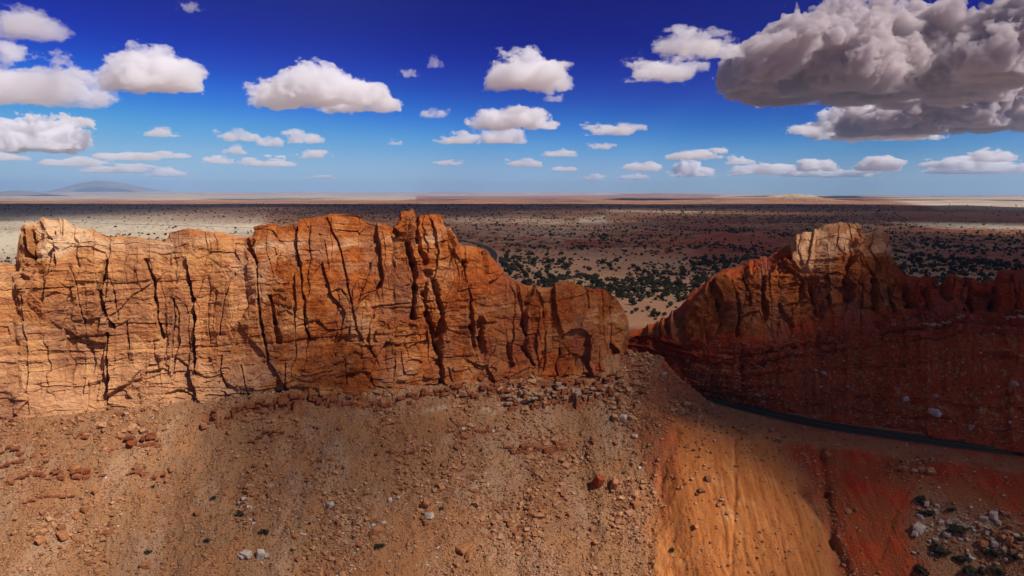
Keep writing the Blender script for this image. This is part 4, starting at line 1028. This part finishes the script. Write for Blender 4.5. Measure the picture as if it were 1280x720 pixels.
# ------------------------------------------------------------------ clouds
def surface_net(f, org, cell):
    """closed surface of f > 0 on a regular grid (f is negative on its border)"""
    ins = f > 0
    nx, ny, nz = f.shape
    c = np.zeros((nx-1, ny-1, nz-1), int)
    for a in (0, 1):
        for b in (0, 1):
            for d in (0, 1): c += ins[a:nx-1+a, b:ny-1+b, d:nz-1+d]
    act = (c > 0) & (c < 8); I = np.argwhere(act); idx = np.full(act.shape, -1); idx[act] = np.arange(len(I))
    acc = np.zeros((len(I), 3)); cnt = np.zeros(len(I))
    for ax in range(3):
        for p in (0, 1):
            for q in (0, 1):
                o0 = [0, 0, 0]; o = [x for x in range(3) if x != ax]; o0[o[0]] = p; o0[o[1]] = q; o1 = list(o0); o1[ax] = 1
                a = f[I[:, 0]+o0[0], I[:, 1]+o0[1], I[:, 2]+o0[2]]; b = f[I[:, 0]+o1[0], I[:, 1]+o1[1], I[:, 2]+o1[2]]
                m = (a > 0) != (b > 0); t = np.where(m, a/np.where(a == b, 1, a-b), 0)
                pt = np.tile(np.array(o0, float), (len(I), 1)); pt[:, ax] += t
                acc[m] += pt[m]; cnt[m] += 1
    V = (I+acc/cnt[:, None])*cell+org
    Fs = []
    for ax in range(3):
        sl0 = [slice(None)]*3; sl1 = [slice(None)]*3; sl0[ax] = slice(0, -1); sl1[ax] = slice(1, None)
        a = ins[tuple(sl0)]; b = ins[tuple(sl1)]
        E = np.argwhere(a != b); sgn = a[tuple(E.T)]
        o = [x for x in range(3) if x != ax]
        E1 = E.copy(); ok = (E[:, o[0]] > 0) & (E[:, o[1]] > 0) & (E[:, o[0]] < f.shape[o[0]]-1) & (E[:, o[1]] < f.shape[o[1]]-1)
        E = E[ok]; sgn = sgn[ok]
        def ci(d0, d1):
            q = E.copy(); q[:, o[0]] += d0; q[:, o[1]] += d1; return idx[tuple(q.T)]
        quad = np.stack([ci(-1, -1), ci(0, -1), ci(0, 0), ci(-1, 0)], -1)
        flip = sgn if ax != 1 else ~sgn
        quad[~flip] = quad[~flip][:, ::-1]
        Fs.append(quad)
    return V, np.concatenate(Fs)
def vol_mat(name, dens, col=(0.985, 0.985, 0.99), aniso=0.35):
    m = bpy.data.materials.new(name); m.use_nodes = True; t = m.node_tree; t.nodes.clear()
    o = t.nodes.new('ShaderNodeOutputMaterial'); v = t.nodes.new('ShaderNodeVolumePrincipled')
    v.inputs['Color'].default_value = (*col, 1); v.inputs['Density'].default_value = dens; v.inputs['Anisotropy'].default_value = aniso
    t.links.new(v.outputs[0], o.inputs['Volume']); return m
M_cloud = vol_mat('cloud', 0.0062, (0.972, 0.955, 0.962), 0.0); M_small = vol_mat('small_cloud', 0.0042, (0.975, 0.96, 0.965), 0.0); M_thin = vol_mat('thin_cloud', 0.0035, (0.95, 0.93, 0.95), 0.0); M_dark = vol_mat('dark_cloud', 0.012, (0.77, 0.70, 0.71), 0.0)
def cloud_mesh(L, Hh, D, seed, res, puffs=None, wisp=0.55, mat=None, flat=0.10):
    """cumulus of length L, height Hh and depth D (metres), base at z = 0: puffs above a flat base"""
    r = np.random.default_rng(seed)
    cell = max(L/res, Hh/75)
    nx, ny, nz = int(L*1.35/cell)+4, int(D*1.35/cell)+4, int(Hh*1.45/cell)+4
    org = np.array([-nx*cell/2, -ny*cell/2, -Hh*0.22])
    x = (np.arange(nx)*cell+org[0])[:, None, None]; y = (np.arange(ny)*cell+org[1])[None, :, None]; z = (np.arange(nz)*cell+org[2])[None, None, :]
    X, Y, Z = np.broadcast_arrays(x, y, z)
    if puffs is None:
        k = int(5+r.integers(0, 4)+L/Hh*1.3); puffs = []
        for i in range(k):
            t = r.uniform(-0.42, 0.42); e = 1-(abs(t)/0.5)**2.0
            rz = Hh*(0.28+0.62*e*r.uniform(0.45, 1.0)); puffs.append((t*L, r.uniform(-0.25, 0.25)*D, rz*0.38, rz*r.uniform(0.75, 1.2), min(D*0.45, rz*1.1), rz*0.68))
    f = np.full(X.shape, -9.0)
    for (cx, cy_, cz, rx, ry, rz) in puffs:
        f = np.maximum(f, 1-np.sqrt(((X-cx)/rx)**2+((Y-cy_)/ry)**2+((Z-cz)/rz)**2))
    s_ = Hh*0.36
    n = billow(X/s_, Y/s_, Z/s_, 5, seed % 9)*0.50+fbm(X/(s_*2.2), Y/(s_*2.2), Z/(s_*1.4), 3, seed % 7+2)*wisp*1.15
    e_ = np.abs(f+n)<0.6
    n = n+np.where(e_, 0.22, 0.1)*fbm(X/(s_*0.22), Y/(s_*0.22), Z/(s_*0.16), 3, seed % 5, 0.7)*wisp*1.6
    f = f+n-0.27
    f = np.minimum(f, (Z-Hh*flat*0.2)/(Hh*0.22)+0.35+0.35*fbm(X/s_, Y/s_, Z/s_, 4, 5))
    f[[0, -1]] = -1; f[:, [0, -1]] = -1; f[:, :, [0, -1]] = -1
    V, Fq = surface_net(f, org, cell)
    return mesh_np('cloud', V, Fq, 4, mat or M_cloud, False)
BASE = 1500.0
def cloud_at(x0, x1, yt, yb, label, group=None, me=None, dims=None, seed=1, res=150, wisp=0.55, mat=None, base=BASE, Dk=0.8, puffs=None, flip=False):
    Y = base/unproj(640, yb, 1.0)[1]
    X0, _ = unproj(x0, yb, Y); X1, _ = unproj(x1, yb, Y); _, ht = unproj((x0+x1)/2, yt, Y)
    L = float(X1-X0); Hh = float(ht-base)
    if me is None:
        D = L*Dk; me = cloud_mesh(L, Hh, D, seed, res, puffs, wisp, mat); sc = (1, 1, 1)
    else:
        l, hh_ = dims; sc = (L/l*(-1 if False else 1), L/l, Hh/hh_)
    o = link('cloud', me, label, 'cloud', group); o.location = (float(X0+X1)/2, Y, base+ZC); o.scale = tuple(q*w_ for q, w_ in zip(sc, (0.9, 0.9, 0.80 if mat is not M_dark else 0.9)))
    if flip: o.rotation_euler = (0, 0, math.pi)
    return o
BIG = [(-30, 76, -4, 46, 'large grey bottomed cloud cut by the upper left corner', 51, 0.6), (-40, 108, 52, 128, 'wide grey cloud under the corner cloud at upper left', 52, 0.9),
       (125, 238, 42, 110, 'tall puffy cloud at upper left with a small tail at its left', 53, 0.5), (296, 505, 80, 134, 'long white cloud with a separate round knob at its right end', 54, 0.5),
       (566, 720, 60, 107, 'oval bright cloud high in the middle of the sky', 55, 0.5), (576, 702, 126, 160, 'white cloud of two humps below the oval bright one', 56, 0.55),
       (-30, 102, 134, 186, 'broad cloud with bright top touching the left edge', 57, 0.6), (784, 872, 66, 100, 'ragged white cloud beside the left tip of the great dark cloud', 58, 0.8),
       (812, 935, 36, 68, 'torn white cloud leading into the great dark cloud', 59, 0.9), (1006, 1185, 122, 172, 'broken white and pink cloud hanging under the great dark cloud', 60, 0.9),
       (993, 1138, 184, 212, 'long low white cloud above the pale skyline hill', 61, 0.5)]
for (x0, x1, yt, yb, lb, sd, wp) in BIG:
    cloud_at(x0, x1, yt, yb, lb, None, seed=sd, wisp=wp*1.35, mat=M_thin if sd in (52, 51) else M_cloud)
cloud_at(872, 1400, -34, 108, 'great dark bottomed cloud filling the upper right corner', None, seed=71, mat=M_dark, res=200, wisp=0.6, Dk=0.75)
cloud_at(1040, 1400, 90, 162, 'second dark cloud layer right under the great dark cloud', None, seed=72, mat=M_dark, res=170, wisp=0.7, Dk=0.8)
SMv = []
for i in range(10):
    l, h_ = 1000.0, 330.0
    SMv.append((cloud_mesh(l, h_, 600.0, 81+i, 90, None, 0.85+0.06*i, M_small), (l, h_)))
SM = [(534, 555, 64, 84), (499, 524, 84, 96), (681, 707, 114, 127), (548, 600, 164, 179), (595, 656, 152, 178), (730, 801, 151, 168), (276, 323, 160, 176), (322, 357, 163, 182), (357, 406, 160, 178), (178, 222, 159, 170),
      (278, 308, 178, 192), (372, 412, 185, 197), (298, 360, 194, 207), (256, 294, 194, 204), (675, 721, 185, 195), (735, 768, 177, 186), (634, 676, 197, 208), (775, 826, 197, 213), (834, 905, 184, 198), (840, 895, 199, 220),
      (908, 945, 192, 205), (912, 990, 202, 218), (960, 1042, 205, 220), (1165, 1276, 195, 216), (1209, 1275, 183, 201), (1025, 1102, 209, 221), (60, 130, 193, 207), (125, 205, 184, 199), (100, 185, 204, 215), (182, 236, 209, 220),
      (-20, 36, 187, 200), (224, 254, 0, 14), (487, 505, 174, 181), (728, 756, 217, 225), (770, 812, 216, 224), (543, 577, 199, 206), (527, 560, 132, 146), (690, 724, 205, 213), (195, 240, 188, 197), (1000, 1046, 117, 129), (380, 420, 218, 223), (620, 660, 131, 142)]
SML = {0: 'tiny round cloud left of the oval bright cloud', 1: 'faint wisp below left of the tiny round cloud', 2: 'small flat cloud under the right end of the oval bright cloud', 3: 'low tail cloud left of a bright round cloud in mid sky', 4: 'bright round cloud under the two humped white cloud',
       5: 'thin flat cloud alone right of the two humped cloud', 31: 'small grey wisp cut by the top edge at upper left', 39: 'small pale scrap left of the broken white and pink cloud'}
for i, (x0, x1, yt, yb) in enumerate(SM):
    me_, dm = SMv[(i*3) % 10]
    cloud_at(x0, x1, yt, yb, SML.get(i, 'small white cloud in the low band of clouds over the horizon'), None if i in SML else 'small clouds over the horizon', me=me_, dims=dm, flip=(i//7) % 2 == 1)

# clouds overhead and behind the camera that shade the ground (out of the picture, above the place)
SH_NEAR = [  # px, py, depth Y, sunlight that gets through
    (0, 300, 240, 1), (150, 400, 228, 1), (300, 350, 240, 1), (450, 330, 255, 1), (560, 380, 265, .95), (620, 420, 270, .8), (720, 400, 285, .6), (780, 400, 290, .6), (700, 470, 275, .75),
    (0, 560, 210, .95), (100, 650, 190, 1), (250, 600, 200, .95), (370, 570, 213, .48), (430, 600, 204, .48), (400, 530, 225, .5), (470, 560, 217, .5), (340, 620, 200, .65), (350, 700, 185, .8), (560, 560, 220, .6), (500, 660, 195, .75), (620, 650, 200, .9), (720, 620, 205, .9), (760, 700, 190, .9), (660, 560, 222, .75), (740, 560, 224, .75),
    (800, 480, 285, .85), (820, 450, 287, .8), (860, 530, 250, .55), (880, 500, 275, .6), (840, 480, 283, .8), (840, 600, 220, 1), (930, 600, 222, 1), (880, 570, 235, .9), (980, 620, 215, 1), (960, 680, 197, 1), (900, 720, 188, 1), (1010, 690, 195, 1), (1080, 620, 212, .42), (1020, 560, 232, .35), (1200, 600, 205, .06), (1100, 700, 190, .5),
    (1200, 690, 190, .5), (1270, 710, 182, .75), (1150, 560, 232, .12), (1270, 580, 215, .08), (860, 450, 297, .12), (920, 470, 280, .12), (960, 480, 275, .3), (900, 400, 300, .85), (960, 380, 303, 1), (930, 370, 303, 1), (980, 410, 295, .95), (1060, 395, 298, .85), (1000, 350, 310, 1), (1050, 300, 312, .85), (1020, 300, 312, .85), (1100, 300, 312, .85), (1040, 340, 308, .9),
    (1080, 370, 305, .6), (1150, 370, 305, .15), (1250, 370, 298, .06), (1280, 450, 265, .15), (1150, 450, 280, .42), (1050, 450, 283, .6), (1200, 520, 250, .45), (1000, 430, 290, .7), (1100, 510, 258, .4), (1400, 500, 230, .05), (1500, 400, 250, .1), (-200, 400, 200, 1), (-200, 650, 150, 1)]
def at_h(px, py): 
    q = unproj(px, py, 1.0)[1]; Y = HR/q; return float(unproj(px, py, Y)[0]), float(Y)
SH_FAR = [(760, 380, .7), (760, 330, .6), (680, 335, .7), (860, 385, .8), (740, 310, .6), (820, 325, .7), (30, 256, .05), (100, 255, .08), (150, 259, .2), (0, 268, .1), (80, 264, .15), (180, 256, .1), (240, 254, .15), (-60, 260, .1), (-60, 268, .2), (830, 264.5, 1), (780, 263.5, .9), (880, 265, 1), (800, 400, .65), (700, 350, .6), (850, 345, .65), (600, 330, .6), (640, 300, .45), (800, 300, .35), (720, 276, .8), (740, 272, .95), (900, 310, .25), (1000, 330, .2), (950, 280, .15), (1100, 330, .2), (1250, 320, .2), (1200, 300, .15), (1000, 275, .12),
          (600, 270, .3), (560, 285, .5), (680, 262, .15), (800, 268, .4), (100, 290, 1), (250, 285, 1), (20, 310, 1), (300, 275, 1), (400, 270, .5), (200, 268, 1), (0, 290, .9), (1150, 275, .2), (1250, 276, .2), (500, 262, .15), (900, 262, .15), (60, 258, .12), (150, 257, .5), (0, 262, .12), (120, 266, .6), (300, 262, .7),
          (450, 256, .1), (1200, 284, .9), (1280, 284, .95), (1140, 282, .6), (1260, 268, .2), (1050, 260, .15)]
def shade_cloud(pts, alt, ext, n, width, sigma, seed, nz_amp, lab, thick0):
    P = np.array([(x+SUN[0]/SUN[2]*(alt-h), y+SUN[1]/SUN[2]*(alt-h), T) for (x, y, h, T) in pts])
    tau = -np.log(np.clip(P[:, 2], 0.02, 1.0))*2.1
    xs = np.linspace(P[:, 0].min()-ext, P[:, 0].max()+ext, n); ys = np.linspace(P[:, 1].min()-min(ext, 300), P[:, 1].max()+min(ext, 300), n)
    Xg, Yg = np.meshgrid(xs, ys, indexing='ij'); num = 0; den = 1e-9
    w_pt = width if np.ndim(width) else np.full(len(P), width)
    wx = Xg+nz_amp*fbm(Xg/(nz_amp*3), Yg/(nz_amp*3), 0, 4, seed); wy = Yg+nz_amp*fbm(Xg/(nz_amp*3), Yg/(nz_amp*3), 5, 4, seed+1)
    for i in range(len(P)):
        d2 = ((wx-P[i, 0])**2+((wy-P[i, 1]))**2)/w_pt[i]**2; w = np.exp(-d2)/w_pt[i]**1.0+1e-7/(0.05+d2); num = num+w*tau[i]; den = den+w
    tg_ = num/den
    edge = sst(0, 0.12, np.linspace(0, 1, n))*sst(0, 0.12, 1-np.linspace(0, 1, n)); tg_ = tg_*edge[:, None]*edge[None]
    th = tg_/sigma*SUN[2]*(1+0.25*fbm(Xg/(nz_amp*2), Yg/(nz_amp*2), 0, 4, seed+2)) - thick0
    f3 = th
    m = th > 0
    top = np.where(m, th*0.7, -1.0); bot = np.where(m, -th*0.3, 1.0)
    # closed slab: only the cells with cloud
    M = m[:-1, :-1] & m[1:, :-1] & m[:-1, 1:] & m[1:, 1:]
    use = np.zeros((n, n), bool); use[:-1, :-1] |= M; use[1:, :-1] |= M; use[:-1, 1:] |= M; use[1:, 1:] |= M
    inner = np.zeros((n, n), bool); inner[1:-1, 1:-1] = M[1:, 1:] & M[:-1, 1:] & M[1:, :-1] & M[:-1, :-1]
    it = np.full((n, n), -1); it[use] = np.arange(use.sum()); k = use.sum(); ib = it.copy(); ib[inner] = k+np.arange(inner.sum())
    Vt = np.stack([Xg[use], Yg[use], np.where(inner[use], top[use], 0)], -1); Vb = np.stack([Xg[inner], Yg[inner], bot[inner]], -1)
    V = np.vstack([Vt, Vb]); V[:, 2] += alt+ZC
    a, b, c, d = (slice(0, -1), slice(0, -1)), (slice(1, None), slice(0, -1)), (slice(1, None), slice(1, None)), (slice(0, -1), slice(1, None))
    Ft = np.stack([it[a][M], it[b][M], it[c][M], it[d][M]], -1); Fb = np.stack([ib[d][M], ib[c][M], ib[b][M], ib[a][M]], -1)
    me = mesh_np('cloud', V, np.concatenate([Ft, Fb]), 4, vol_mat('overhead_cloud', sigma, (0.55, 0.55, 0.57), 0.4), True)
    link('cloud', me, lab, 'cloud', None)
nearp = [(float(unproj(a, b, y)[0]), y, float(unproj(a, b, y)[1]), t) for (a, b, y, t) in SH_NEAR]
shade_cloud(nearp, 1500.0, 90, 150, 17.0, 0.02, 3, 9.0, 'ragged grey cloud overhead shading the butte and part of the slope', 0.8)
fp = []
for (a, b, t) in SH_FAR:
    x, y = at_h(a, b)
    if y < 6500: fp.append((x, y, HR, t))
wid = np.array([70+0.13*p[1] for p in fp])
shade_cloud(fp+[(-60, 420, HR, 1), (-150, 330, HR, 1), (50, 340, HR, .7), (200, 390, HR, .3), (380, 420, HR, .2)], 1650.0, 1500, 360, np.append(wid, [60]*5), 0.012, 5, 60.0, 'broad broken cloud sheet shading the plain behind the cliffs', 3.0)

# ------------------------------------------------------------------ air
hz = bpy.data.meshes.new('haze'); b_ = bmesh.new(); bmesh.ops.create_cube(b_, size=1.0); b_.to_mesh(hz); b_.free()
hzm = vol_mat('haze', 2.1e-5, (0.40, 0.66, 1.0), 0.1); hz.materials.append(hzm)
ho = link('haze', hz, 'thin blue air fading the far plain', None, None, 'stuff')
ho.scale = (150000, 150000, 1450); ho.location = (0, 0, -60+725)
